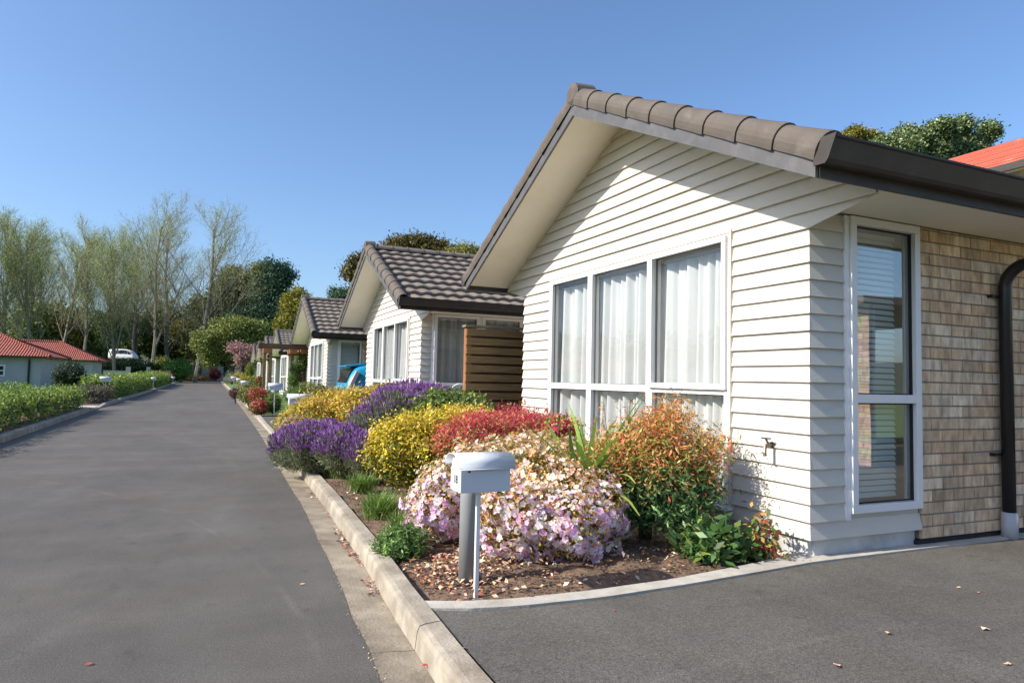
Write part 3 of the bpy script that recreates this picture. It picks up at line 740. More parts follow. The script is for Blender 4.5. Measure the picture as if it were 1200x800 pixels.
t = empty('pergola', (0, 27.6, 0), 'brown timber pergola with climbers in front of the far houses', 'pergola')
for px_ in ((308.5, 312.0), (315.5, 319.0)):
    a = ony(px_[0], 420, 27.6); b2 = ony(px_[1], 420, 27.6)
    MB().box(a[0], b2[0], 0, .12, 0, 2.2).build('post', M['wood'], t)
for px_ in ((341, 344.5), (350, 353.5), (356, 359.5)):
    a = ony(px_[0], 420, 27.6); b2 = ony(px_[1], 420, 27.6)
    MB().box(a[0], b2[0], 0, .12, 0, 2.2).build('post', M['wood2'], t)
MB().box(1.78, 4.3, -.05, .2, 2.22, 2.42).build('beam', mat('weathered_beam', (.13, .085, .05), .8, .2, 5), t)
for x in (1.95, 2.9, 3.3, 3.8): MB().box(x, x+.28, -.35, .5, 2.05, 2.215).build('rafter', M['wood2'], t)
s = MB(); z = .5
while z < 1.9: s.box(3.25, 3.5, -.1, -.06, z, z+.08); z += .12
s.build('trellis', M['wood2'], t)

# ================================================================== MAILBOXES, BOLLARD
def text_mesh(s_, size, name, mt, parent, mw):
    cu = bpy.data.curves.new('txt', 'FONT'); cu.body = s_; cu.size = size; cu.align_x = 'CENTER'; cu.align_y = 'CENTER'; cu.extrude = .0006; cu.offset = .0006
    o = bpy.data.objects.new('txt', cu); sc.collection.objects.link(o); bpy.context.view_layer.update()
    me = bpy.data.meshes.new_from_object(o.evaluated_get(bpy.context.evaluated_depsgraph_get())); bpy.data.objects.remove(o)
    me.materials.clear(); me.materials.append(mt); me.name = name; ob = bpy.data.objects.new(name, me); link(ob, parent); ob.matrix_local = mw; return ob
def mailbox(loc, label, number=None, sc_=1.0, rz=0, post=True, hgt_=.53):
    """loc: base of the post. box long side along local x"""
    t = empty('mailbox', loc, label, 'mailbox', 'mailboxes along the kerb', rz)
    w_, d, h = .275, .155, .118; x0 = -.135; z0 = hgt_; y0 = -.095
    b = MB(); b.box(x0, x0+w_, y0, y0+d, z0, z0+h)
    body = b.build('box', M['mailbox'], t, bevel=.003)
    lid = MB(); prof = []
    # hooked barrel lid: front edge, over the top, down to the back
    yc = y0+d/2+.004; zc_ = z0+h+.012
    for a in np.linspace(math.radians(188), math.radians(-4), 26): prof.append((yc+.097*math.cos(a), zc_+.070*max(-.12, math.sin(a)) if math.sin(a) < 0 else zc_+.066*math.sin(a)**.6))
    inner = [((pp-yc)*.965+yc, (qq-zc_)*.965+zc_-.001) for pp, qq in prof][::-1]
    lid.prism((prof+inner)[::-1], 0, x0-.022, x0+w_+.022)
    lid.box(x0-.022, x0+w_+.022, y0-.026, y0-.0205, zc_-.013, zc_-.006)
    lo_ = lid.build('lid', M['mailbox'], t)
    lo_.data.polygons.foreach_set('use_smooth', [abs(p.normal.x) < .5 for p in lo_.data.polygons])
    MB().prism([(y0+.004, z0+h+.001), (y0+d-.004, z0+h+.001), (y0+d-.02, z0+h+.045), (y0+d/2, z0+h+.060), (y0+.02, z0+h+.045)], 0, x0+.004, x0+w_-.004).build('end_plate', M['mailbox'], t)
    MB().tube([(x0+.045, y0-.004, z0+h-.010), (x0+.045, y0+.006, z0+h-.010)], .006, 8).build('hinge_pin', M['black'], t)
    if post: MB().box(-.011, .011, -.011, .011, -.03, z0-.001).build('post', M['plasticwhite'], t, bevel=.002)
    if number:
        mw = Matrix.Translation((x0-.0012, y0+d*.46, z0+h*.52)) @ Matrix.Rotation(math.radians(-90), 4, 'Z') @ Matrix.Rotation(math.radians(90), 4, 'X')
        text_mesh(number, .058, 'house_number', M['blackink'], body, mw)
    return t
mailbox((1.335, 3.375, .095), 'pale grey curved-lid mailbox numbered 18 by the pink azalea', '18')
bo = MB(); p_ = (1.372, 3.60)
rings = [[(p_[0]+r_*math.cos(a), p_[1]+r_*math.sin(a), z) for a in np.linspace(0, 2*math.pi, 24, endpoint=False)] for z, r_ in ((.05, .052), (.55, .052), (.585, .052), (.59, .050), (.625, .050), (.628, .046))]
bol = bo.loft(rings).build('bollard', M['greypipe'], smooth=False)
bol.data.polygons.foreach_set('use_smooth', [len(p.vertices) == 4 for p in bol.data.polygons])
tag(bol, 'grey plastic pipe bollard standing behind the numbered mailbox', 'bollard')
mp_ = onz(350, 463, .87)
mailbox((mp_[0]+.02, mp_[1], .1), 'wide grey mailbox above the yellow shrub at the second driveway', hgt_=.60).scale = (1.35, 1.2, 1.0)
mailbox((1.84, 20.75, .08), 'mailbox on a thin post behind the crimson azalea', hgt_=.66).scale = (1.25, 1.2, 1.05)
for px, py, y, lb in ((287, 446.5, 31, 'nearest of the three small mailboxes clustered past the olive shrub'), (281, 443.5, 37, 'middle one of the three small distant mailboxes past the olive shrub'), (274, 441.5, 44, 'farthest of the three small distant mailboxes past the olive shrub')):
    p = ony(px, py, y); mailbox((p[0], y, .06), lb, hgt_=max(.5, p[2]-.24)).scale = (1.05, 1.1, 1)
for px, py, y, lb in ((124, 447, 32.5, 'white mailbox rising above the small clipped brown hedge on the left'), (180, 443, 53, 'small white mailbox at the break between the two farther left hedges'), (203, 442, 70, 'tiny farthest mailbox at the end of the left hedges')):
    p = ony(px, py, y); mailbox((p[0], y, .06), lb, hgt_=max(.5, p[2]-(.05 if y < 40 else .2))).scale = (1.35 if y < 40 else 1.0, 1.2, 1)

# ================================================================== FRONT BED PLANTS
def E(px, py, zc, rx, ry, rd=None):   # ellipsoid from a measured centre and half-extents
    c = atz(px, py, zc); a = rx*zc/F; b = ry*zc/F; return (c[0], c[1], c[2], (rd or a), (rd or a), b)
def root_at(bl): B = np.array(bl); return (float(B[:, 0].mean()), float(B[:, 1].mean()), .08)
def shrub(name, blobs, label, cat, group=None):
    r0 = root_at(blobs); t = empty(name, r0, label, cat, group)
    loc = [(b[0]-r0[0], b[1]-r0[1], b[2]-r0[2], b[3], b[4], b[5]) for b in blobs]; return t, loc
def put_stems(t, loc, n=7, r=.012, z=0):
    ends = []
    for i in range(n):
        b = random.choice(loc); ends.append((b[0]+random.uniform(-.5, .5)*b[3], b[1]+random.uniform(-.5, .5)*b[4], b[2]+random.uniform(-.1, .4)*b[5]))
    stems((0, 0, z), ends, r, t)

AZ_LEAF = LP((176, 156, 66, 3), (134, 136, 58, 3), (214, 160, 84, 3), (96, 110, 48, 2))
PINK = LP((254, 230, 236, 5), (248, 206, 230, 4), (255, 243, 241, 5), (238, 184, 226, 3))
PEACH = LP((254, 232, 206, 4), (242, 190, 136, 3), (253, 224, 214, 4), (214, 152, 92, 2))
# pink azalea, the big one
bl = [E(650, 610, 4.4, 62, 42, .34), E(598, 606, 4.3, 36, 38, .22), E(690, 606, 4.5, 32, 36, .22), E(668, 576, 4.7, 44, 30, .28), E(632, 562, 4.95, 50, 36, .34), E(514, 598, 4.7, 26, 30, .19), E(530, 572, 4.9, 26, 28, .22), E(566, 556, 5.1, 38, 36, .28), E(600, 540, 5.3, 30, 22, .25), E(650, 536, 5.5, 40, 20, .28), E(620, 524, 5.7, 26, 14, .2)]
t, loc = shrub('azalea_bush', bl, 'large azalea covered in pale pink and white blooms beside the numbered mailbox', 'shrub')
crown('foliage', loc, 5200, 8, .026, AZ_LEAF, t, .45, rad=.035, lump=.2, lo=.75)
C, N = blobs_surface(loc, 15500, .2, .86)
kp = (C[:, 2] > -.02); C, N = C[kp], N[kp]
hz = C[:, 2]; nearlow = (hz < .34+.10*RNG.normal(size=len(C)))
# blooms thin out on the crown's top and gather on its sides
keep = nearlow | (RNG.random(len(C)) < .58)
C, N, nl = C[keep]+N[keep]*.03, N[keep], nearlow[keep]
V1, C1 = flowers(C[nl], N[nl], .0235, PINK); V2, C2 = flowers(C[~nl], N[~nl], .0185, PEACH)
quads('blossom', np.concatenate([V1, V2]), np.concatenate([C1, C2]), M['petal'], t); put_stems(t, loc, 12, .015)

# golden yellow-green shrub (middle)
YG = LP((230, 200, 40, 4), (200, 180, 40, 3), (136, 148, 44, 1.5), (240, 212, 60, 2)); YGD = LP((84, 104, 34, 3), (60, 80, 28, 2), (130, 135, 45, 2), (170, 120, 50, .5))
bl = [E(484, 530, 6.3, 44, 38, .36), E(520, 520, 6.4, 36, 40, .32), E(545, 497, 6.9, 34, 16, .3), E(470, 520, 6.2, 30, 26, .26)]
t, loc = shrub('golden_shrub', bl, 'rounded yellow-green shrub between the lavender and the pink azalea', 'shrub')
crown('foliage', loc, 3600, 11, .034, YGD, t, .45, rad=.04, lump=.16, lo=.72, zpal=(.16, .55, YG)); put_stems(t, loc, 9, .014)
# two golden shrubs at the back
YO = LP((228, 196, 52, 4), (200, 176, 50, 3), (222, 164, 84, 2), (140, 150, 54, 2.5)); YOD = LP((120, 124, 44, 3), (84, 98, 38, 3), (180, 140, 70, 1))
bl = [E(380, 487, 9.2, 30, 20, .38), E(395, 479, 9.4, 24, 18, .34), E(356, 494, 9.0, 20, 13, .26)]
t, loc = shrub('golden_shrub', bl, 'wide orange-yellow shrub behind the purple lavender, nearest the second driveway', 'shrub')
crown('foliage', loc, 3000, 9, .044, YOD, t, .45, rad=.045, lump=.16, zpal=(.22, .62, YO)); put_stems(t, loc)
bl = [E(425, 480, 9.0, 26, 21, .33), E(440, 474, 9.3, 18, 16, .26)]
t, loc = shrub('golden_shrub', bl, 'smaller yellow shrub wedged between the wide orange-yellow shrub and the taller lavender', 'shrub')
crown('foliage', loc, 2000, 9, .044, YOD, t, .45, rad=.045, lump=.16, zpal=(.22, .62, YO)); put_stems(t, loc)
bl = [E(345, 503, 8.6, 14, 14, .16), E(362, 506, 8.4, 14, 12, .16)]
t, loc = shrub('azalea_bush', bl, 'low peach and pink azalea fringe at the front of the orange-yellow shrub', 'shrub')
crown('foliage', loc, 350, 7, .045, AZ_LEAF, t, .45); C, N = blobs_surface(loc, 420, .1, .9); V1, C1 = flowers(C, N, .04, PEACH); quads('blossom', V1, C1, M['petal'], t)

# lavenders
def lavender(bl, label, nspk, purple_lo, L0=.10, flow=.85):
    t, loc = shrub('lavender_bush', bl, label, 'shrub', 'lavender bushes')
    GREY = LP((132, 140, 108, 4), (106, 118, 84, 3), (160, 162, 130, 2))
    C, N = blobs_surface(loc, int(nspk*1.5), .08, .72); kp = C[:, 2] > .0; C, N = C[kp], N[kp]
    P, NN = scatter(C, N, 5, .03)
    n = len(P); d = unit(NN*.6+np.array([0, 0, .9])+rnd3(n)*.35); s_ = unit(np.cross(d, rnd3(n))); Lf = .055*(.6+.8*RNG.random((n, 1)))
    V = np.stack([P, P+d*Lf*.5+s_*.005, P+d*Lf, P+d*Lf*.5-s_*.005], 1)
    quads('foliage', V, pal(GREY, n, .22), M['leaf'], t)
    C, N = blobs_surface(loc, nspk, .08, .93); kp = (N[:, 2] > -.35) & (RNG.random(len(C)) < flow*np.clip((N[:, 2]-purple_lo)*1.2+.4, .12, 1)); C, N = C[kp], N[kp]; n = len(C)
    d = unit(N*.65+np.array([0, 0, .75])+rnd3(n)*.22); Ls = L0*(.6+.7*RNG.random((n, 1))); base = C; tip = C+d*Ls
    s_ = unit(np.cross(d, rnd3(n))); st = np.stack([base-s_*.0016, base+s_*.0016, tip+s_*.0013, tip-s_*.0013], 1)
    quads('stem', st, pal(GREY, n), M['leaf'], t)
    PUR = LP((184, 124, 204, 4), (156, 94, 180, 4), (202, 156, 218, 2), (120, 72, 142, 2)); VV = []; CC = []
    for k in range(3):
        s2 = unit(np.cross(d, rnd3(n))); Lp = .045*(.7+.6*RNG.random((n, 1)))
        VV.append(np.stack([tip, tip+d*Lp*.45+s2*.0085, tip+d*Lp, tip+d*Lp*.45-s2*.0085], 1)); CC.append(pal(PUR, n, .2))
    quads('flower_spike', np.concatenate(VV), np.concatenate(CC), M['petal'], t)
bl = [E(375, 524, 7.9, 46, 23, .40), E(350, 526, 8.1, 26, 20, .28), E(412, 528, 7.5, 30, 22, .33), E(440, 535, 7.3, 22, 22, .3)]
lavender(bl, 'low spreading deep purple lavender spilling towards the kerb', 12000, -.5, .06, 1.3)
bl = [E(470, 492, 7.9, 42, 30, .42), E(482, 480, 8.3, 36, 24, .40), E(440, 508, 7.7, 22, 26, .3), E(505, 480, 8.2, 22, 20, .3)]
lavender(bl, 'taller grey-green lavender with purple tips behind the yellow-green shrub', 9000, .62, .08, .8)

# green leafy shrub behind the lavender / screen
bl = [E(528, 478, 7.7, 30, 16, .30), E(550, 486, 7.4, 18, 14, .2), E(512, 484, 7.6, 20, 16, .25)]
t, loc = shrub('green_shrub', bl, 'plain green leafy shrub below the left edge of the timber screen', 'shrub')
crown('foliage', loc, 900, 8, .06, LP((104, 128, 52, 4), (72, 98, 40, 3), (150, 160, 80, 2)), t, .45, rad=.05); put_stems(t, loc)
# crimson dwarf nandina
RD = LP((220, 70, 100, 4), (196, 50, 78, 3), (230, 124, 100, 2), (170, 146, 70, 2)); RDD = LP((172, 146, 66, 3), (206, 132, 78, 3), (128, 124, 54, 3), (186, 86, 74, 1.5))
bl = [E(560, 512, 6.3, 36, 26, .33), E(600, 506, 6.5, 40, 22, .38), E(640, 508, 6.6, 26, 18, .3), E(545, 520, 6.0, 24, 24, .25)]
t, loc = shrub('nandina_shrub', bl, 'low shrub of crimson and orange leaves under the end of the timber screen', 'shrub')
crown('foliage', loc, 3300, 11, .034, RDD, t, .34, rad=.04, lump=.12, lo=.78, zpal=(.42, .74, RD)); put_stems(t, loc, 9)
bl = [E(657, 503, 6.2, 16, 9, .12)]
t, loc = shrub('azalea_bush', bl, 'small bright magenta azalea sprig against the house corner', 'shrub')
crown('foliage', loc, 120, 6, .04, AZ_LEAF, t); C, N = blobs_surface(loc, 260, .1, .9); V1, C1 = flowers(C, N, .028, LP((214, 30, 120, 3), (190, 20, 100, 2), (232, 80, 150, 1))); quads('blossom', V1, C1, M['petal'], t); put_stems(t, loc, 3, .008, z=0)
bl = [E(455, 462, 9.4, 9, 6, .1)]
t, loc = shrub('azalea_bush', bl, 'small red-flowered bush peeping out left of the taller lavender', 'shrub')
crown('foliage', loc, 100, 6, .05, AZ_LEAF, t); C, N = blobs_surface(loc, 200, .1, .9); V1, C1 = flowers(C, N, .04, LP((214, 30, 70, 3), (190, 20, 60, 2))); quads('blossom', V1, C1, M['petal'], t)

# tall nandina by the window: trunk, lacy canopy
r0 = (*onz(757, 628, .09)[:2], .07); t = empty('nandina_bush', r0, 'tall bush with lacy orange and green leaves below the right window pane', 'bush')
def rel(b): return (b[0]-r0[0], b[1]-r0[1], b[2]-r0[2], b[3], b[4], b[5])
NG = LP((96, 132, 76, 4), (74, 110, 60, 3), (134, 164, 98, 2)); NO = LP((236, 150, 92, 4), (222, 118, 80, 2.5), (216, 186, 88, 3), (156, 162, 72, 3))
cz = 4.85
bl1 = [rel(E(772, 566, cz, 46, 30, .27)), rel(E(722, 562, cz, 22, 22, .15)), rel(E(812, 570, cz, 22, 26, .15)), rel(E(792, 600, cz-.1, 32, 18, .18)), rel(E(735, 592, cz-.05, 18, 14, .12))]
bl2 = [rel(E(742, 522, cz, 34, 26, .22)), rel(E(792, 520, cz, 34, 28, .22)), rel(E(716, 530, cz, 20, 16, .14)), rel(E(820, 540, cz, 24, 18, .14)), rel(E(764, 502, cz, 22, 18, .15)), rel(E(788, 488, cz+.1, 16, 14, .1)), rel(E(765, 545, cz, 50, 16, .27)), rel(E(838, 522, cz, 14, 10, .08))]
crown('foliage', bl1, 1600, 9, .046, NG, t, .34, rad=.055, lump=.25, lo=.5, zpal=(.38, .75, NO), zfloor=.20)
crown('young_foliage', bl2, 1500, 9, .038, LP((176, 176, 76, 3), (130, 146, 62, 3), (222, 140, 86, 3)), t, .27, rad=.055, lump=.35, lo=.4, zpal=(.3, .85, NO), inner=.15)
tr = MB()
for dx_, dy_ in ((-.03, .0), (.03, .02), (.0, -.03)): tr.tube([(dx_, dy_, 0), (dx_*1.3, dy_*1.2, .18), (dx_*2.5, dy_*2, .36)], [.028, .02, .014], 7)
tr.build('stem', M['stem'], t)
for i in range(16):
    tr = MB(); a = random.uniform(0, 6.28); rr_ = random.uniform(.1, .33); h = random.uniform(.4, .8)
    tr.tube([(0, 0, .25), (rr_*.4*math.cos(a), rr_*.4*math.sin(a), .25+h*.45), (rr_*math.cos(a), rr_*math.sin(a), h)], [.011, .007, .003], 4)
    tr.build('branch', M['stem'], t)
# wispy shoots rising above it in front of the glass
for i in range(14):
    sh = MB()
    px = random.uniform(695, 825); top = random.uniform(452, 500) if px < 800 else random.uniform(480, 520); a = atz(px+random.uniform(-10, 10), 535, cz); b = atz(px, top, cz)
    a = a-np.array(r0); b = b-np.array(r0); sh.tube([a, (a+b)/2+np.array([.01, 0, 0]), b], [.003, .0025, .0015], 3)
    k = 26; tt = RNG.random(k)**.7; P = a+(b-a)*tt[:, None]+rnd3(k)*.018
    so_ = sh.build('shoot', M['stem'], t); quads('foliage', leaf_quads(P, unit(rnd3(k)), .036, .22), pal(LP((186, 160, 80, 3), (210, 140, 90, 3), (140, 150, 76, 2)), k), M['leaf'], so_)

# strap-leaved plant left of it
def strappy(r0, n, L, wid, palette, t, name='foliage', spread=1.0, seg=6, arch=1.1, jit=.1):
    V = []; C = []
    for i in range(n):
        a = random.uniform(0, 2*math.pi); l_ = L*random.uniform(.6, 1.1); out = spread*random.uniform(.25, 1.); c = pal(palette, 1)[0]; side = np.array([-math.sin(a), math.cos(a), 0]); b0 = np.array([random.gauss(0, jit)*L*.5, random.gauss(0, jit)*L*.5, 0]); prev = None
        for k in range(seg+1):
            u = k/seg; ang = math.radians(80)-out*arch*u*1.1
            if k == 0: p = b0
            else: p = p+np.array([math.cos(a)*math.cos(ang), math.sin(a)*math.cos(ang), math.sin(ang)])*l_/seg
            w_ = wid*(math.sin(math.pi*min(.97, .12+.86*u)))**.7
            cur = (p-side*w_/2, p+side*w_/2)
            if prev: V.append([prev[0], prev[1], cur[1], cur[0]]); C.append(c)
            prev = cur
    return quads(name, np.array(V), np.clip(np.array(C), .003, .9), M['leaf'], t)
p = atz(690, 575, 5.05); t = empty('strap_leaf_plant', (p[0], p[1], .09), 'arching strap-leaved green plant between the crimson shrub and the tall orange bush', 'plant')
strappy(None, 130, 1.06, .040, LP((116, 156, 58, 3), (88, 130, 46, 3), (166, 192, 88, 2)), t, arch=1.75, seg=8)
# broadleaf low plant by the house corner
bl = [E(835, 642, 4.35, 28, 22, .14), E(862, 645, 4.4, 26, 18, .13), E(815, 640, 4.5, 18, 20, .12)]
t, loc = shrub('broadleaf_plant', bl, 'low glossy broad-leaved plant on the edging at the house corner', 'plant')
crown('foliage', loc, 170, 6, .085, LP((84, 124, 62, 4), (60, 98, 48, 3), (130, 150, 70, 2)), t, .42, rad=.03, nb=.5); put_stems(t, loc, 6, .008)
bl = [E(888, 628, 4.45, 17, 26, .07), E(900, 640, 4.4, 12, 20, .06)]
t, loc = shrub('red_tipped_plant', bl, 'thin upright plant with reddish yellow leaves against the white foundation', 'plant')
crown('foliage', loc, 80, 5, .05, LP((150, 150, 60, 3), (170, 70, 60, 2), (200, 150, 90, 2), (90, 120, 50, 2)), t, .45, rad=.03); put_stems(t, loc, 6, .006)
# grassy tufts along the kerb
for px, py, r_, lb in ((402, 548, 17, 'small green grass tuft in front of the low lavender, farthest of the tufts'), (424, 566, 16, 'small green tuft second from the lavender'), (446, 592, 23, 'biggest spiky green tuft in the middle of the bare soil'), (472, 612, 17, 'soft grey-green tuft tucked behind the biggest spiky tuft'), (470, 634, 24, 'low bushy green clump nearest the mailbox')):
    g_ = onz(px, py+r_*.6, .09); zc = -(R.T @ (g_-CAM))[2]; t = empty('grass_tuft', (g_[0], g_[1], .085), lb, 'grass tuft', 'green tufts along the kerb')
    rr_ = r_*zc/F
    if 'bushy' in lb: crown('foliage', [(0, 0, rr_*.5, rr_*1.1, rr_*1.1, rr_*.75)], 420, 9, .03, LP((112, 146, 70, 3), (84, 118, 56, 3), (144, 172, 92, 1)), t, .35, rad=.02)
    else: strappy(None, 620, rr_*1.6, .006, LP((126, 160, 66, 3), (94, 130, 50, 3), (160, 182, 100, 2)), t, arch=1.35, seg=4, jit=.45)
# flowering / green shrubs around
bl = [E(500, 545, 6.0, 20, 20, .16)]

# leaf litter
def litter(name, pts, size, palette, label, zf):
    n = len(pts); P = np.array([(x, y, zf(x, y)+.006) for x, y in pts]); N = np.tile([0, 0, 1.], (n, 1))
    fn = unit(N+rnd3(n)*.35); d = unit(np.cross(fn, rnd3(n))); s_ = np.cross(d, fn); L_ = size*(.4+.9*RNG.random((n, 1))); W_ = L_*.55
    V = np.stack([P, P+d*L_*.5+s_*W_*.5+fn*L_*.12, P+d*L_, P+d*L_*.5-s_*W_*.5+fn*L_*.12], 1)
    o = quads(name, V, pal(palette, n, .2), M['litter']); tag(o, label, 'leaf litter', kind='stuff'); return o
DRY = LP((214, 176, 140, 4), (176, 120, 84, 3), (226, 196, 176, 3), (150, 90, 70, 2), (120, 78, 52, 2))
bz = lambda x, y: .078+.03*math.sin(x*2.1)*math.sin(y*1.3)+.022
pts = [(random.gauss(1.38, .18), random.gauss(3.82, .22)) for _ in range(800)]+[(random.uniform(1.2, 3.3), random.uniform(3.24, 3.75)) for _ in range(330)]+[(random.uniform(1.2, 2.), random.uniform(3.4, 6.5)) for _ in range(350)]
pts = [(x, y) for x, y in pts if y > float(np.interp(x, EX, EI))+.02 and x > kb(y)+.02]
litter('leaf_litter', pts, .034, DRY, 'dry pale petals and leaves scattered over the mulch', bz)
crumb = [(random.uniform(1.1, 3.6), random.uniform(3.2, 7.5)) for _ in range(9000)]; crumb = [(x, y) for x, y in crumb if y > float(np.interp(x, EX, EI)) and x > kb(y)]
litter('bark_chips', crumb, .022, LP((136, 104, 80, 3), (108, 80, 60, 4), (176, 142, 112, 1), (74, 56, 44, 3)), 'crumbly brown bark chips covering the bed', lambda x, y: bz(x, y)-.012)
gl = [(kf(y)-.035+random.gauss(0, .014), y) for y in [random.gauss(4.95, .28) for _ in range(70)]+[random.gauss(3.95, .14) for _ in range(34)]+[random.uniform(3.2, 8) for _ in range(24)]]
litter('gutter_leaves', gl, .034, LP((186, 130, 106, 3), (222, 186, 160, 4), (150, 92, 74, 2.5), (120, 84, 64, 2)), 'reddish dry leaves gathered in the kerb gutter', lambda x, y: -.008)
gr_ = [(re_(y)+random.gauss(0, .012), y) for y in [random.uniform(1.8, 9) for _ in range(900)]]
litter('gutter_grit', gr_, .009, LP((190, 170, 130, 3), (110, 95, 76, 3)), 'pale grit lying along the seam of road and gutter', lambda x, y: .0)
def fallen(px, py, z, size, col, lb):
    p = onz(px, py, z); mb = MB(); k = 7; a0 = random.uniform(0, 6.28); v = [(0, 0, .006)]
    for i in range(k):
        a = a0+2*math.pi*i/k; r_ = size*(.5 if i % 2 else .42)*(1.25 if i in (0, 3) else .8); v.append((r_*math.cos(a), r_*math.sin(a)*.7, .003+random.uniform(0, size*.22)))
    mb.add(v, [(0, i+1, (i+1) % k+1) for i in range(k)], col); o = mb.build('fallen_leaf', M['litter']); o.location = (p[0], p[1], z+.002)
    tag(o, lb, 'leaf', 'fallen leaves on the asphalt')
for px, py, z, s_, c_, lb in ((1155, 738, DZ, .055, (226, 196, 180), 'largest pale leaf lying on the driveway at the right'), (1041, 743, DZ, .035, (220, 180, 160), 'small pinkish leaf in the middle of the driveway'), (981, 781, DZ, .045, (222, 176, 166), 'pink leaf lowest on the driveway'), (1181, 779, DZ, .035, (214, 176, 130), 'tan leaf near the bottom right corner of the driveway'),
                         (1123, 689, DZ, .028, (214, 180, 150), 'left one of the two tiny pale leaves high on the right driveway'), (1146, 695, DZ, .028, (206, 150, 130), 'right one of the two tiny leaves high on the right driveway'), (541, 761, DZ, .04, (170, 130, 96), 'brown curled leaf on the driveway beside the kerb joint'), (719, 716, DZ, .022, (170, 96, 90), 'tiny reddish leaf below the mulch bed edging'),
                         (354, 685, 0, .03, (214, 176, 130), 'pale leaf on the road nearest the gutter'), (104, 779, 0, .03, (190, 70, 60), 'reddish leaf on the road at the lower left'), (498, 781, 0.0, .035, (176, 70, 60), 'red leaf in the gutter by the kerb joint')):
    fallen(px, py, z, s_, lin(*c_), lb)
# kerb joint cracks
for y in (3.016, 5.2, 7.6):
    xa, xb = re_(y)+.004, kf(y)-.002; pts_ = [(xa+(xb-xa)*i/6, y+.02*math.sin(i*1.7+y)*.15) for i in range(7)]; mbj = MB(); vj = []
    for i, (x_, y_) in enumerate(pts_): z_ = .0055-.016*(x_-re_(y))/.2; vj += [(x_, y_-.0014, z_), (x_, y_+.0014, z_)]
    mbj.add(vj, [(2*i, 2*i+2, 2*i+3, 2*i+1) for i in range(6)]); struct(mbj.build('gutter_joint', M['bark']))

# ================================================================== FURTHER ALONG THE STREET (right)
def bush(name, px, py, y, rx, ry, palette, label, size=None, flower=None, cat='shrub', nfl=250, n_=500):
    p = ony(px, py, y); zc = -(R.T @ (p-CAM))[2]; a = rx*zc/F; b = ry*zc/F; t = empty(name, (p[0], p[1], .06), label, cat)
    bl = [(0, 0, p[2]-.06, a, a, b), (a*.35, .1*a, p[2]-.06-b*.2, a*.7, a*.7, b*.8), (-a*.35, -.1*a, p[2]-.06-b*.25, a*.65, a*.65, b*.75)]
    size = size or max(.05, 1.6*zc/F)
    crown('foliage', bl, n_, 7, size, palette, t, .5, rad=size*.9)
    if flower:
        C, N = blobs_surface(bl, nfl, .1, .93); V1, C1 = flowers(C, N, size*.62, flower); quads('blossom', V1, C1, M['petal'], t)
    stems((0, 0, 0), [(0, 0, p[2]*.7), (a*.3, 0, p[2]*.6), (-a*.3, 0, p[2]*.6)], .02, t)
    return t
CRIM = LP((244, 44, 92, 4), (224, 26, 72, 3), (250, 90, 124, 2)); GRN = LP((96, 122, 44, 3), (70, 96, 36, 3), (130, 150, 60, 2)); OLV = LP((126, 126, 50, 3), (92, 96, 40, 3), (156, 150, 66, 2)); DKP = LP((110, 70, 76, 3), (84, 60, 62, 3), (140, 96, 90, 1))
bush('azalea_bush', 304, 476, 20.9, 9.5, 8, GRN, 'vivid crimson azalea at the far corner of the second driveway', flower=CRIM, nfl=2200)
bush('yellow_green_shrub', 320, 471, 21.2, 7.5, 11, GRN, 'upright yellow-green shrub right of the crimson azalea')
bush('red_leaf_shrub', 303, 462, 22.5, 9, 6, LP((176, 80, 56, 3), (206, 110, 80, 2), (120, 60, 40, 2)), 'low orange-red shrub just above the crimson azalea')
bush('olive_shrub', 293, 460, 24.5, 13, 11, OLV, 'big rounded olive shrub beside the kerb beyond the second driveway')
bush('heather_shrub', 276.5, 459.5, 29, 5.5, 4.5, DKP, 'small dark pinkish mound nearest the kerb beyond the second driveway')
bush('azalea_bush', 303.5, 449, 33, 4.5, 7, GRN, 'pinkish red round azalea in front of the pergola posts', flower=LP((244, 84, 110, 3), (230, 56, 90, 2)), nfl=1500)
bush('leafy_shrub', 346, 462, 24, 13, 8, GRN, 'loose green shrub at the foot of the pergola')
bush('flowering_shrub', 360, 458, 23.0, 11, 10, GRN, 'shrub with yellow and cream flowers left of the third house', flower=LP((230, 200, 90, 3), (240, 214, 190, 2)), nfl=160)
bush('leafy_shrub', 375, 460, 19.6, 9, 9, OLV, 'greyish green shrub just above the wide grey mailbox')
bush('climbing_plant', 345, 440, 27.4, 5, 17, GRN, 'green climber on the right pergola posts', cat='climber')
bush('climbing_plant', 355, 424, 27.4, 4, 9, GRN, 'green climber hanging under the pergola beam next to the third house', cat='climber')
bush('yellow_hedge_shrub', 291, 447, 36, 9, 5, LP((176, 160, 50, 3), (140, 140, 46, 3)), 'yellowish low shrub behind the three small mailboxes')
bush('column_shrub', 292.5, 436, 42, 2.6, 9, LP((130, 140, 40, 3), (96, 116, 36, 2)), 'narrow upright yellow-green shrub by the far grey wall')
bush('yellow_hedge_shrub', 281, 442, 60, 8, 3, LP((190, 166, 60, 3), (150, 140, 50, 3)), 'far low golden shrub at the foot of the pink blossom')

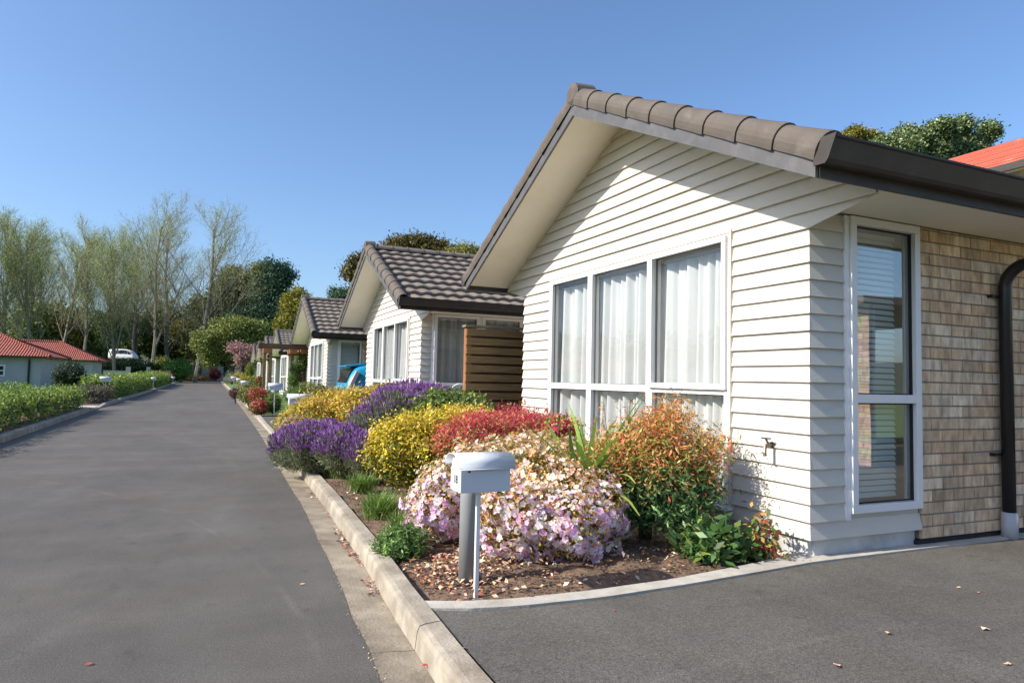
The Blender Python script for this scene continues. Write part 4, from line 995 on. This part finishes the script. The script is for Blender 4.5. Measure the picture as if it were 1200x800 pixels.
# plastic garden chair by house 2's window
t = empty('garden_chair', (3.74, 10.15, .08), 'white moulded garden chair half hidden left of the timber screen', 'chair')
bk = MB(); cx_, cz_ = 0, .88
for r_ in (.165, .115, .065):
    bk.tube([(cx_+r_*math.cos(a), .22, cz_+r_*math.sin(a)) for a in np.linspace(0, 2*math.pi, 25)], .016, 6, cap=False)
for a in np.linspace(0, math.pi, 7)[:-1]: bk.tube([(cx_-.16*math.cos(a), .22, cz_-.16*math.sin(a)), (cx_+.16*math.cos(a), .22, cz_+.16*math.sin(a))], .009, 6)
bk.tube([(-.18, .22, .4), (-.12, .22, .77)], .018, 6); bk.tube([(.18, .22, .4), (.12, .22, .77)], .018, 6); bk.box(-.16, .16, .205, .23, .52, .70)
bk.build('backrest', M['plasticwhite'], t, smooth=True)
MB().box(-.23, .23, -.22, .22, .40, .43).build('seat', M['plasticwhite'], t, bevel=.01)
for sx in (-1, 1):
    for sy in (-1, 1): MB().tube([(sx*.2, sy*.19, .40), (sx*.23, sy*.22, 0)], [.02, .014], 8).build('leg', M['plasticwhite'], t)

# ================================================================== VEHICLES
def lerp(a, b, t): return a+(b-a)*t
def vehicle(loc, rz, label, cat, name, secs, paint, wheels, wr, glass_ranges, lamps, group=None):
    """secs: (x, z_sill, z_belt, z_roof, w_belt, w_roof); rear at low x"""
    t = empty(name, loc, label, cat, group, rz); rings = []
    for (x, zs, zb, zr, wb, wr_) in secs:
        half = [(wb*.90, zs), (wb, lerp(zs, zb, .35)), (wb*.985, lerp(zs, zb, .8)), (wb*.955, zb), (wr_, lerp(zb, zr, .88)), (wr_*.86, zr)]
        rings.append([(x, y, z) for y, z in half]+[(x, -y, z) for y, z in half[::-1]])
    b = MB(); b.loft(rings); body = b.build('body', paint, t, smooth=True, subd=1)
    for (i0, i1) in glass_ranges:
        for s in (-1, 1):
            q_ = []; g = MB()
            for (i, u) in ((i0, .08), (i1, .92)):
                j = min(int(i), len(secs)-2); f_ = i-j; A = [lerp(secs[j][k], secs[j+1][k], f_) for k in range(6)]
                lo_ = (A[0], s*(A[4]*.955+.006), A[2]+.02); hi_ = (A[0], s*(lerp(A[4]*.955, A[5], .86)+.010), lerp(A[2], A[3], .80)); q_.append((lo_, hi_))
            g.add([q_[0][0], q_[1][0], q_[1][1], q_[0][1]], [(0, 1, 2, 3)])
            g.add([tuple(np.array(p_)-np.array([0, s*.01, 0])) for p_ in (q_[0][0], q_[1][0], q_[1][1], q_[0][1])], [(3, 2, 1, 0)])
            g.build('side_window', M['carglass'], t)
    for fx_, nm in ((0, 'rear_window'), (-1, 'windscreen')):
        pass
    for (x, y) in wheels:
        wmb = MB(); wmb.loft([[(x+wr*k_*math.cos(a), y+dy, wr+wr*k_*math.sin(a)) for a in np.linspace(0, 2*math.pi, 24, endpoint=False)] for dy, k_ in ((-.09, .92), (-.08, 1), (.08, 1), (.09, .92))])
        wo = wmb.build('wheel', M['tyre'], t, smooth=False)
        s = 1 if y > 0 else -1; rm_ = MB(); rm_.tube([(x, y+s*.085, wr), (x, y+s*.098, wr)], wr*.6, 16)
        for k in range(5):
            a = k*2*math.pi/5; rm_.box(x-.02, x+.02, min(y+s*.098, y+s*.105), max(y+s*.098, y+s*.105), wr-.1, wr+.1)
        rm_.build('rim', M['palepipe'], wo)
    for (nm, bx, mt) in lamps: MB().box(*bx).build(nm, mt, t, bevel=.02)
    return t
secs = [(-.02, .42, .80, .86, .72, .66), (0, .30, .90, .98, .82, .72), (.03, .26, .93, 1.06, .84, .74), (.08, .22, .95, 1.20, .86, .73), (.17, .20, .96, 1.36, .87, .72), (.27, .20, .96, 1.47, .87, .71), (.7, .20, .96, 1.53, .87, .70), (1.4, .20, .93, 1.52, .86, .60), (2.2, .20, .90, 1.44, .86, .58), (2.9, .20, .90, 1.05, .85, .60), (3.5, .22, .80, .90, .82, .62), (3.9, .30, .62, .70, .72, .55)]
cp_ = ony(403, 450, 17.9)
vehicle((cp_[0], 18.2, .045), 0, 'bright blue hatchback parked tail-out between two white houses', 'car', 'parked_car', secs, M['carblue'],
        [(.75, .76), (.75, -.76), (3.2, .76), (3.2, -.76)], .31, [(6.1, 7.0), (7.05, 8.2), (8.25, 8.9)],
        [('bumper', (-.06, .12, -.76, .76, .34, .52), M['carblue'])])
car = [o for o in sc.objects if o.name == 'parked_car'][0]
for sg in (-1, 1):
    MB().prism([(-.01, .86), (.10, .86), (.30, 1.28), (.20, 1.32)], 1, sg*.74 if sg > 0 else -.845, .845 if sg > 0 else -.74).build('tail_lamp', M['lamp_red'], car, bevel=.015)
MB().prism([(-.01, 1.02), (.06, 1.02), (.20, 1.38), (.13, 1.38)], 1, -.60, .60).build('rear_window', M['carglass'], car)
MB().prism([(-.02, 1.42), (-.02, 1.45), (.55, 1.53), (.55, 1.46)], 1, -.60, .60).build('spoiler', M['carblue'], car, bevel=.01)
vs_ = [(0, .35, 1.25, 1.9, .88, .78), (.08, .3, 1.25, 2.15, .92, .80), (1.0, .25, 1.25, 2.25, .92, .80), (3.2, .25, 1.25, 2.25, .92, .80), (3.9, .25, 1.22, 2.05, .92, .78), (4.5, .28, 1.15, 1.55, .90, .76), (4.95, .32, .95, 1.08, .86, .72), (5.1, .4, .75, .85, .8, .7)]
vp = ony(129.5, 422.5, 111); vehicle((vp[0], 111, hgt(vp[0], 111)+.1), math.radians(-28), 'white passenger van parked on the raised bank under the trees', 'van', 'parked_van', vs_, M['carwhite'],
        [(1.0, .82), (1.0, -.82), (4.2, .82), (4.2, -.82)], .34, [(1.6, 3.0), (3.05, 3.8), (3.9, 4.9)], [('rear_window', (-.01, .1, -.6, .6, 1.4, 1.9), M['carglass'])]).scale = (.74, .74, .74)

# ================================================================== LEFT SIDE
HG = LP((138, 162, 58, 4), (110, 138, 48, 3), (172, 188, 80, 2), (78, 104, 42, 2))
def hedge(name, x0, x1, y0, y1, h, palette, label, size=.06, dens=1.0, z0=.1, z1=None):
    t = empty(name, ((x0+x1)/2, (y0+y1)/2, .06), label, 'hedge'); n_ = int(dens*1500*((y1-y0)+(x1-x0))*h*.12/(size/.06))
    C = []; N = []
    hx = (x1-x0)/2; hy = (y1-y0)/2
    for _ in range(n_):
        f_ = random.random(); u = random.uniform(-1, 1); v_ = random.uniform(z0, h)
        A = 2*hy*h; B_ = 2*hx*h; T_ = 4*hx*hy
        r_ = random.uniform(0, 2*A+2*B_+T_*1.3)
        if r_ < A: c = (hx, u*hy, v_); n3 = (1, 0, .2)
        elif r_ < 2*A: c = (-hx, u*hy, v_); n3 = (-1, 0, .2)
        elif r_ < 2*A+B_: c = (u*hx, -hy, v_); n3 = (0, -1, .2)
        elif r_ < 2*A+2*B_: c = (u*hx, hy, v_); n3 = (0, 1, .2)
        else: c = (random.uniform(-hx, hx), u*hy, h); n3 = (0, 0, 1)
        bump_ = .05*math.sin(c[1]*4.3)+.04*math.sin(c[1]*9+c[2]*6)
        C.append((c[0]+n3[0]*bump_, c[1], c[2]*(1+.06*math.sin(c[1]*3)+.07*math.sin(c[1]*7.7))-.06+random.gauss(0, .02))); N.append(n3)
    C = np.array(C); N = unit(np.array(N, float)); P, NN = scatter(C, N, 7, size*.9); V = leaf_quads(P, NN, size, .55)
    tint = np.repeat(1+.18*RNG.normal(size=(len(C), 1)).clip(-2, 2), 7, 0)
    quads('foliage', V, np.clip(pal(palette, len(P))*tint, .004, .9), M['leaf'], t)
    st = MB(); y = -hy+.15
    while y < hy-.1: st.tube([(random.uniform(-.1, .1), y, 0), (random.uniform(-.15, .15), y+random.uniform(-.1, .1), h*.7)], [.018, .01], 5); y += .45
    st.build('stem', M['stem'], t)
    cr = MB(); cr.box(-hx*.55, hx*.55, -hy+.12, hy-.12, .22, h*.8); cr.build('shade_core', mat('dark_shade_core', (.02, .022, .012), .95, .3, 8), t)  # solid dark box, its colour stands in for the shaded inside
    return t
hedge('hedge', -4.0, -3.36, 7.5, 15.2, .58, HG, 'long clipped green hedge along the left kerb, nearest part', .055, 1.9)
hedge('hedge', -4.05, -3.42, 15.3, 24.7, .62, HG, 'clipped green hedge along the left kerb ending at the concrete path', .06, 1.9)
hedge('hedge', -4.3, -3.45, 27.9, 32, .55, LP((104, 96, 76, 3), (84, 80, 60, 3), (120, 120, 80, 2)), 'small low brownish clipped hedge beside the path', .06, 2.)
hedge('hedge', -4.6, -3.5, 33, 52, .85, HG, 'green hedge beyond the small brownish hedge', .09, 2.)
hedge('hedge', -4.6, -3.55, 55, 82, .95, HG, 'farthest green hedge on the left of the road', .12, 2.)
hedge('hedge', -12, -6, 30, 31.5, .55, HG, 'low green hedge in front of the red-roofed houses', .1)

def hip_roof(mb, x0, x1, y0, y1, z, h, o=.5, steps=1):
    x0 -= o; x1 += o; y0 -= o; y1 += o; w2 = min((x1-x0), (y1-y0))/2
    if (x1-x0) > (y1-y0): a = (x0+w2, (y0+y1)/2, z+h); b = (x1-w2, (y0+y1)/2, z+h)
    else: a = ((x0+x1)/2, y0+w2, z+h); b = ((x0+x1)/2, y1-w2, z+h)
    v = [(x0, y0, z), (x1, y0, z), (x1, y1, z), (x0, y1, z), a, b]
    if (x1-x0) > (y1-y0): f_ = [(0, 1, 5, 4), (1, 2, 5), (2, 3, 4, 5), (3, 0, 4), (3, 2, 1, 0)]
    else: f_ = [(0, 1, 4), (1, 2, 5, 4), (2, 3, 5), (3, 0, 4, 5), (3, 2, 1, 0)]
    mb.add(v, f_)
    return v, a, b
def wavemat(m, sc_=5.5):
    n = m.node_tree.nodes; l = m.node_tree.links; tc = n.new('ShaderNodeTexCoord'); 
    wx = n.new('ShaderNodeTexWave'); wx.inputs['Scale'].default_value = sc_*.45; wx.bands_direction = 'X'; wz = n.new('ShaderNodeTexWave'); wz.bands_direction = 'Z'; wz.inputs['Scale'].default_value = sc_*.6
    l.new(tc.outputs['Object'], wx.inputs[0]); l.new(tc.outputs['Object'], wz.inputs[0]); ad = n.new('ShaderNodeMath'); l.new(wx.outputs[1], ad.inputs[0]); l.new(wz.outputs[1], ad.inputs[1])
    b = n.new('ShaderNodeBump'); b.inputs['Strength'].default_value = .9; b.inputs['Distance'].default_value = .08; l.new(ad.outputs[0], b.inputs['Height']); l.new(b.outputs[0], n['Principled BSDF'].inputs['Normal'])
wavemat(M['redtile']); wavemat(M['redtile2'], 3)
def red_house(xr, yn, depth, wid, eave, ridge, label, wins, extra=None):
    t = empty('red_roof_house', (xr-wid, yn, -.1), label, 'house', 'red-roofed grey houses on the left')
    MB().box(0, wid, 0, depth, -.5, eave+.1).build('wall', M['grey_wall'], t)
    r_ = MB(); v, a, b = hip_roof(r_, 0, wid, 0, depth, eave+.16, ridge-eave, .45)
    ro = r_.build('roof', M['redtile'], t)
    MB().box(-.4, wid+.4, -.4, depth+.4, eave+.08, eave+.155).build('soffit', M['gutter'], t)
    rc = MB()
    for p_, q_ in ((v[0], a), (v[3], a), (v[1], b), (v[2], b), (a, b)): rc.tube([p_, q_], .1, 8)
    rc.build('ridge_cap', M['redtile'], ro)
    for (wx0, wx1, z0, z1) in wins:
        fr = MB(); fr.box(wx0, wx1, -.04, -.002, z0, z1); f_ = fr.build('window', M['white'], t)
        MB().box(wx0+.08, wx1-.08, -.05, -.042, z0+.08, (z0+z1)/2-.03).box(wx0+.08, wx1-.08, -.05, -.042, (z0+z1)/2+.03, z1-.08).build('pane', M['carglass'], f_)
    return t
x1_ = float(ony(69, 450, 47)[0]); x2_ = float(ony(118, 450, 63)[0])
t1 = red_house(x1_, 42, 5.0, 14, 1.85, 3.05, 'nearer grey house under a red tiled hip roof behind the left hedge', [(14-2.0, 14-1.5, .95, 1.55)])
MB().box(11.0, 11.35, -.06, -.003, -.1, 1.85).build('door', M['dark'], t1)
MB().box(11.35, 11.5, -.08, -.003, -.1, 1.85).box(10.85, 11.0, -.08, -.003, -.1, 1.85).build('door_frame', M['cream_wall'], t1)
MB().tube([(13.5, -.06, -.1), (13.5, -.06, 1.85)], .05, 8).build('downpipe', M['black'], t1)
r_ = MB(); hip_roof(r_, -2, 9.6, -2.6, 2, 2.0, .95, .3); r_.build('porch_roof', M['redtile'], t1)
MB().box(-2, 9.2, -2.4, -.003, -.5, 1.95).build('porch_wall', M['grey_wall'], t1)
t2 = red_house(x2_, 58, 5.0, 12, 1.95, 3.3, 'farther grey house under a red hip roof left of the white van', [(12-1.0, 12-.4, 1.0, 1.6)])
# round topiary and others by the houses
bush('round_topiary', 81, 440, 38, 15, 14, LP((52, 72, 32, 3), (36, 54, 26, 3)), 'dark round clipped bush between the two red-roofed houses', size=.09, n_=900)
# low walls and planting at the end
def wall_thing(px0, px1, ytop, y, h, label, m=M['cream_wall'], piers=()):
    a = ony(px0, ytop, y); b = ony(px1, ytop, y); t = empty('garden_wall', (a[0], y, 0), label, 'wall'); L_ = b[0]-a[0]
    MB().box(0, L_, 0, .25, -.3, a[2]).build('wall', m, t); 
    for u in piers: MB().box(L_*u-.22, L_*u+.22, -.08, .33, -.3, a[2]+.5).build('pier', m, t)
    MB().box(-.03, L_+.03, -.04, .29, a[2]+.002, a[2]+.08).build('coping', M['edging'], t)
    return t
wall_thing(121, 151, 434.5, 84, 1.5, 'long low cream wall with end pier below the white van', piers=(.97,))
wall_thing(173, 200, 434.5, 98, 1.5, 'low cream wall with a pier right of the nearer trunks', piers=(.03,))
t = wall_thing(222, 262, 428.5, 131, 2., 'pale end wall with two brown timber panels at the end of the road')
for u0, u1 in ((.18, .36), (.60, .82)):
    L_ = ony(262, 428, 131)[0]-ony(222, 428, 131)[0]; MB().box(L_*u0, L_*u1, -.06, -.003, 0, 2.4).build('timber_panel', M['wood2'], t)
bush('rounded_hedge_shrub', 208, 433, 100, 14, 11, LP((104, 150, 44, 4), (76, 118, 36, 3)), 'bright green rounded shrub at the end of the left hedges', size=.22, n_=900)
bush('pale_green_shrub', 191, 428, 104, 8, 9, LP((150, 160, 60, 3), (120, 130, 50, 3)), 'tall loose yellow-green shrub behind the bright rounded shrub', size=.22)
bush('red_leaf_shrub', 188, 440, 92, 12, 3, LP((120, 50, 60, 3), (90, 40, 46, 2)), 'low wine-red planting beside the far left hedge', size=.2)
bush('red_leaf_shrub', 252, 438, 126, 5, 4, LP((150, 50, 56, 3), (120, 60, 50, 2)), 'red shrub in front of the timber panels at the road end', size=.2)
bush('low_shrub', 228, 443, 120, 14, 2.5, LP((120, 110, 50, 3), (150, 90, 50, 2)), 'low mixed planting at the foot of the end wall', size=.2)
bush('bank_shrub', 150, 430, 103, 30, 6, LP((60, 84, 36, 3), (44, 64, 30, 3)), 'dark green bank planting under the white van', size=.3, n_=1200)

# ================================================================== TREES
def tree(name, blobs_px, y, palette, label, cat='tree', trunk_px=None, size=.3, n_=1400, per=9, group=None, lump=.22, width=.6, dy=.8, bark='bark', lo=.65, zpal=None, gap=0):
    bl = []
    for px, py, rx, ry in blobs_px:
        p = ony(px, py, y); zc = -(R.T @ (p-CAM))[2]; a = rx*zc/F; b = ry*zc/F; bl.append((p[0], p[1]+random.uniform(-.5, .5)*a*dy, p[2], a, a*dy, b))
    tx = ony(trunk_px or blobs_px[0][0], 430, y)[0]; gz = hgt(tx, y); t = empty(name, (tx, y, gz), label, cat, group)
    loc = [(b[0]-tx, b[1]-y, b[2]-gz, b[3], b[4], b[5]) for b in bl]
    # break every lobe into smaller clumps so the outline is uneven
    sub = []
    for b in loc:
        for k in range(9):
            d = unit(rnd3(1))[0]; r_ = random.uniform(.30, .52); sub.append((b[0]+d[0]*b[3]*.68, b[1]+d[1]*b[4]*.68, b[2]+d[2]*b[5]*.68, b[3]*r_, b[4]*r_, b[5]*r_*.85))
        sub.append((b[0], b[1], b[2], b[3]*.6, b[4]*.6, b[5]*.6))
    crown('crown', sub, n_, per, size, palette, t, width, rad=size*1.1, lump=lump, lo=lo, matl='treeleaf', inner=.15, zpal=zpal)
    top = max(b[2] for b in loc); r0 = max(.15, top*.022); tr = MB(); tr.tube([(0, 0, -.3), (.05*top*.1, 0, top*.35), (0, 0, top*.75)], [r0*1.3, r0, r0*.5], 9)
    for b in random.sample(sub, min(len(sub), 22)): s_ = random.uniform(.2, .6)*top; s_ = min(s_, b[2]); tr.tube([(0, 0, s_), (b[0]*.5, b[1]*.5, s_+(b[2]-s_)*.6), (b[0], b[1], b[2])], [r0*.5, r0*.3, r0*.12], 5)
    tr.build('trunk', M[bark], t); return t
DG = LPB(2.0, (58, 76, 40, 4), (42, 58, 32, 3), (84, 98, 50, 2), (100, 106, 56, 1)); MG = LPB(2.0, (84, 100, 48, 4), (62, 80, 40, 3), (112, 122, 62, 2)); OG = LPB(2.0, (112, 110, 52, 4), (86, 90, 44, 3), (138, 130, 66, 1)); YT = LPB(1.35, (150, 140, 40, 3), (120, 120, 40, 3), (90, 98, 36, 2)); BG = LPB(2.0, (62, 84, 62, 4), (48, 68, 52, 3), (84, 104, 76, 2))
LO = LPB(1.15, (124, 134, 60, 4), (98, 112, 50, 3), (150, 154, 80, 2), (74, 88, 40, 1))
tree('evergreen_tree', [(285, 340, 34, 28), (268, 370, 26, 36), (305, 330, 22, 22), (262, 350, 18, 18)], 112, DG, 'tall broad dark evergreen left of the bluish conifer', size=.42, n_=2600, zpal=(12, 20, OG))  # olive palette high up also paints in the sunlit top
tree('conifer_tree', [(322, 328, 20, 24), (318, 360, 28, 30), (335, 322, 12, 16), (305, 375, 30, 20)], 104, BG, 'bluish green conifer between the dark evergreen and the golden tree', size=.36, n_=2200, lump=.3)
tree('golden_tree', [(345, 368, 16, 24), (350, 350, 12, 14), (335, 385, 14, 18)], 96, YT, 'yellow-green tree rising just behind the third house roof', size=.32, n_=1500)
tree('round_tree', [(262, 400, 28, 28), (245, 408, 20, 22), (280, 388, 22, 20), (300, 395, 20, 18), (285, 415, 24, 14)], 86, LO, 'lighter green spreading tree at the end of the road', size=.24, n_=3600, trunk_px=273)
tree('blossom_tree', [(287, 417, 14, 12), (278, 408, 10, 8), (296, 410, 8, 8)], 74, LP((200, 160, 156, 4), (176, 130, 130, 3), (150, 120, 104, 2)), 'small pale pink blossom tree in front of the spreading tree', size=.16, n_=700, per=6, trunk_px=284)
for i, (bp, y, pl, lb, tp) in enumerate([
    ([(30, 390, 34, 40), (10, 400, 22, 40)], 118, MG, 'mid green evergreen behind the leftmost bare trees', 20),
    ([(80, 388, 30, 38), (60, 400, 28, 30)], 122, OG, 'olive evergreen above the red roofs', 75),
    ([(118, 396, 30, 32), (105, 380, 20, 20)], 124, MG, 'green evergreen just left of the van', 112),
    ([(160, 395, 32, 30), (150, 380, 20, 22)], 134, DG, 'dark evergreen mass directly behind the van', 158),
    ([(200, 392, 30, 34), (190, 372, 18, 22)], 132, DG, 'dark evergreen between the two tallest bare trees', 198),
    ([(232, 395, 28, 36), (240, 365, 16, 18)], 130, OG, 'olive evergreen behind the rightmost bare tree', 232),
    ([(138, 404, 34, 24)], 140, OG, 'lower olive evergreen filling in behind the van', 138),
    ([(258, 415, 26, 22)], 138, DG, 'dark low evergreen behind the end wall', 258)]):
    tree('evergreen_tree', bp, y, pl, lb, size=.42, n_=1700, group='evergreens at the end of the street', trunk_px=tp)
# behind the houses
tree('evergreen_tree', [(485, 288, 34, 16), (455, 305, 26, 22), (425, 318, 20, 24), (510, 300, 26, 18)], 62, LP((116, 104, 50, 4), (84, 80, 40, 3), (140, 124, 60, 2), (60, 62, 34, 2)), 'brownish olive tree behind the second house roof', size=.24, n_=2400, trunk_px=470)
tree('evergreen_tree', [(545, 302, 26, 13), (525, 310, 20, 12)], 58, OG, 'small olive treetop between the second and nearest house roofs', size=.22, n_=900, trunk_px=540)
tree('evergreen_tree', [(398, 346, 12, 10), (410, 350, 12, 12)], 88, BG, 'small bluish treetop just above the third house ridge', size=.26, n_=600, trunk_px=402)
PH = LPB(1.7, (96, 112, 66, 4), (70, 88, 50, 3), (138, 146, 104, 2), (48, 62, 36, 2))
tree('coastal_tree', [(1112, 182, 44, 24), (1050, 180, 30, 16), (1070, 163, 22, 14), (1096, 154, 18, 11), (1128, 150, 15, 9), (1154, 158, 14, 10), (1142, 172, 20, 16), (1034, 172, 14, 10)], 25, PH, 'large grey-green tree behind the nearest roof by the orange roof', size=.15, n_=8000, per=11, trunk_px=1110)
tree('golden_tree', [(1004, 164, 18, 13), (1020, 168, 16, 12), (988, 172, 14, 10)], 27, LP((150, 138, 44, 4), (118, 114, 40, 3), (90, 92, 36, 1)), 'golden olive treetop at the left of the grey-green tree behind the nearest roof', size=.13, n_=3600, per=10, trunk_px=1015)
# unseen company on the left of the street, for the windows and the light
for x, y, s_, lb in ((-24, 6, 1, 'broad garden tree far left of the street'), (-30, 20, 1.2, 'second broad garden tree far left of the street'), (-20, -8, .9, 'garden tree behind the viewpoint on the left')):
    t = empty('garden_tree', (x, y, 0), lb, 'tree'); bl = [(0, 0, 4.2*s_, 2.6*s_, 2.6*s_, 2.2*s_), (1.6*s_, 1, 3.4*s_, 1.8*s_, 1.8*s_, 1.5*s_), (-1.5*s_, -1, 3.6*s_, 1.9*s_, 1.9*s_, 1.5*s_)]
    crown('crown', bl, 900, 8, .25, MG, t, .6, rad=.3, matl='treeleaf'); MB().tube([(0, 0, -.1), (0, 0, 3.6*s_)], [.2, .12], 8).build('trunk', M['bark'], t)

# bare spring trees
def bare_tree(loc, hh, label, seed, spread=1.0, group='tall bare spring trees', leafy=1.0, trunks=1):
    rr = random.Random(seed); t = empty('bare_tree', loc, label, 'tree', group); mb = MB(); tips = []
    def grow(p, d, L_, r_, lev):
        n = 4; pts = [p]; rs = [r_]; q_ = p.copy(); dd = d.copy()
        for i in range(n):
            dd = (dd+Vector((rr.gauss(0, .07), rr.gauss(0, .07), .085+.03*lev))).normalized(); q_ = q_+dd*(L_/n); pts.append(q_.copy()); rs.append(r_*(1-.75*(i+1)/n) if lev > 0 else r_*(1-.6*(i+1)/n))
        mb.tube(pts, rs, 6 if lev < 2 else 3, cap=False)
        if lev >= 3:
            for p_ in pts[1:]: tips.append(p_)
            tips.append(pts[-1]); 
        if lev >= 3: return
        k = (24, 12, 8, 4)[lev]
        for j in range(k):
            u = (.16 if lev == 0 else .12)+(.98-.14)*(j+rr.random()*.7)/k; i = min(int(u*n), n-1); f_ = u*n-i; b = pts[i].lerp(pts[i+1], f_); a = rr.uniform(0, 2*math.pi)
            up = (pts[i+1]-pts[i]).normalized(); o_ = up.orthogonal().normalized(); o2 = up.cross(o_); side = o_*math.cos(a)+o2*math.sin(a)
            ang = math.radians(rr.uniform(26, 50) if lev == 0 else rr.uniform(25, 58))*spread
            nd = (up*math.cos(ang)+side*math.sin(ang)).normalized(); rl = (1-u*.62) if lev == 0 else (1-u*.5)
            grow(b, nd, L_*rl*(.66, .48, .46, .5)[lev]*rr.uniform(.75, 1.15), max(r_*(.36, .42, .5, .55)[lev]*rl, .014), lev+1)
    for _ in range(trunks): grow(Vector((rr.uniform(-.3, .3), 0, -.3)), Vector((rr.gauss(0, .05)+(0 if trunks == 1 else rr.uniform(-.25, .25)), rr.gauss(0, .04), 1)).normalized(), hh*.92, hh*.013, 0)
    mb.build('trunk', M['palebark'], t)
    T = np.array([tuple(p_) for p_ in tips]); keep = RNG.random(len(T)) < .62*leafy; T = T[keep]
    P = np.repeat(T, 2, 0)+rnd3(len(T)*2)*.35
    V = leaf_quads(P, unit(rnd3(len(P))), .115, .6); quads('spring_leaf', V, pal(LP((176, 188, 96, 4), (150, 164, 80, 3), (198, 204, 124, 2)), len(P)), M['treeleaf'], t)
    return t
def tree_at(px, ytop, y): p = ony(px, 438, y); tp_ = ony(px, ytop, y); gz = hgt(p[0], y); return (p[0], y, gz), tp_[2]-gz
protos = []
for i, (px, yt, y, sd, sp, lb) in enumerate([(180, 246, 108, 1, 1.0, 'tall bare tree, left one of the two tallest near the dark evergreen'), (226, 246, 104, 2, 1.15, 'tallest spreading bare tree beside the dark evergreen'), (40, 268, 100, 3, .85, 'bare greenish tree above the nearer red roof'), (98, 272, 112, 4, .85, 'slender bare tree above the farther red roof')]):
    loc, hh = tree_at(px, yt, y); protos.append((bare_tree(loc, hh, lb, sd, sp), hh))
for i, (px, yt, y, pi, rz, lb) in enumerate([(134, 290, 98, 3, 2.0, 'bare tree whose dark trunk crosses the white van'), (4, 262, 104, 2, 1.1, 'bare tree at the left edge of the picture'), (68, 280, 116, 2, 2.6, 'bare tree between the ones above the two red roofs'), (154, 300, 120, 0, 3.0, 'shorter bare tree just left of the two tallest'), (118, 292, 122, 3, 4.2, 'thin bare tree behind the van trunk tree'), (-30, 255, 100, 0, 1.5, 'bare tree just beyond the left edge of the picture'),
    (22, 276, 122, 3, 5.1, 'thin bare tree second from the left edge'), (52, 286, 128, 2, 0.4, 'faint bare tree standing behind the one above the nearer red roof'), (200, 262, 124, 1, 2.2, 'bare tree filling the gap between the two tallest'), (158, 276, 126, 1, 4.4, 'bare tree behind the shorter one left of the two tallest')]):
    loc, hh = tree_at(px, yt, y); c = copy_tree(protos[pi][0]); k = hh/protos[pi][1]; c.location = loc; c.scale = (k*1.1, k*1.1, k); c.rotation_euler.z = rz; c['label'] = lb

# distant woodland all round the horizon
C = []
for i in range(2600):
    a = random.uniform(math.radians(35), math.radians(300)); rd = random.uniform(190, 330); x = rd*math.cos(a); y = rd*math.sin(a)
    if y > 60 or x < -60 or y < -40: C.append((x, y, hgt(x, y)+random.uniform(0, 7)+2*math.sin(a*17)))
C = np.array(C); P, NN = scatter(C, np.tile([0, 0, 1.], (len(C), 1)), 14, 2.2); V = leaf_quads(P, unit(rnd3(len(P))), 2.4, .7)
tag(quads('distant_woodland', V, pal(DG, len(P)), M['treeleaf']), 'dark green wooded hills on the horizon', 'woodland', kind='stuff')

# orange-roofed neighbour up the slope on the right
XE = 16.0; e0 = onx(1143, 206, XE); e1 = onx(1200, 184, XE); XR = 19.2; r0_ = onx(1095, 192, XR); r1_ = onx(1200, 160, XR)
ez = (e0[2]+e1[2])/2; rz_ = (r0_[2]+r1_[2])/2
t = empty('orange_roof_house', (XE, 3, 0), 'house with bright orange-red tiled roof showing above the nearest gutter', 'house')
yA, yB = 3.0-3, max(r0_[1], 14)-3+4
r_ = MB(); r_.add([(0, yA-3, ez), (0, yB, ez), (XR-XE, yB-0, rz_), (XR-XE, yA-3, rz_), (2*(XR-XE), yA-3, ez), (2*(XR-XE), yB, ez)], [(0, 3, 2, 1), (3, 4, 5, 2), (1, 2, 5), (0, 4, 3)])
r_.build('roof', M['redtile2'], t)
MB().box(-.1, 0, yA-3, yB, ez-.16, ez-.005).build('roof_gutter', M['gutter'], t)
MB().box(.0, 2*(XR-XE), yA-3, yB, ez-.03, ez-.012).build('soffit', M['soffit'], t)
MB().box(.6, 2*(XR-XE)-.6, yA-2.5, yB-.6, 0, ez-.031).build('wall', M['cream_wall'], t)
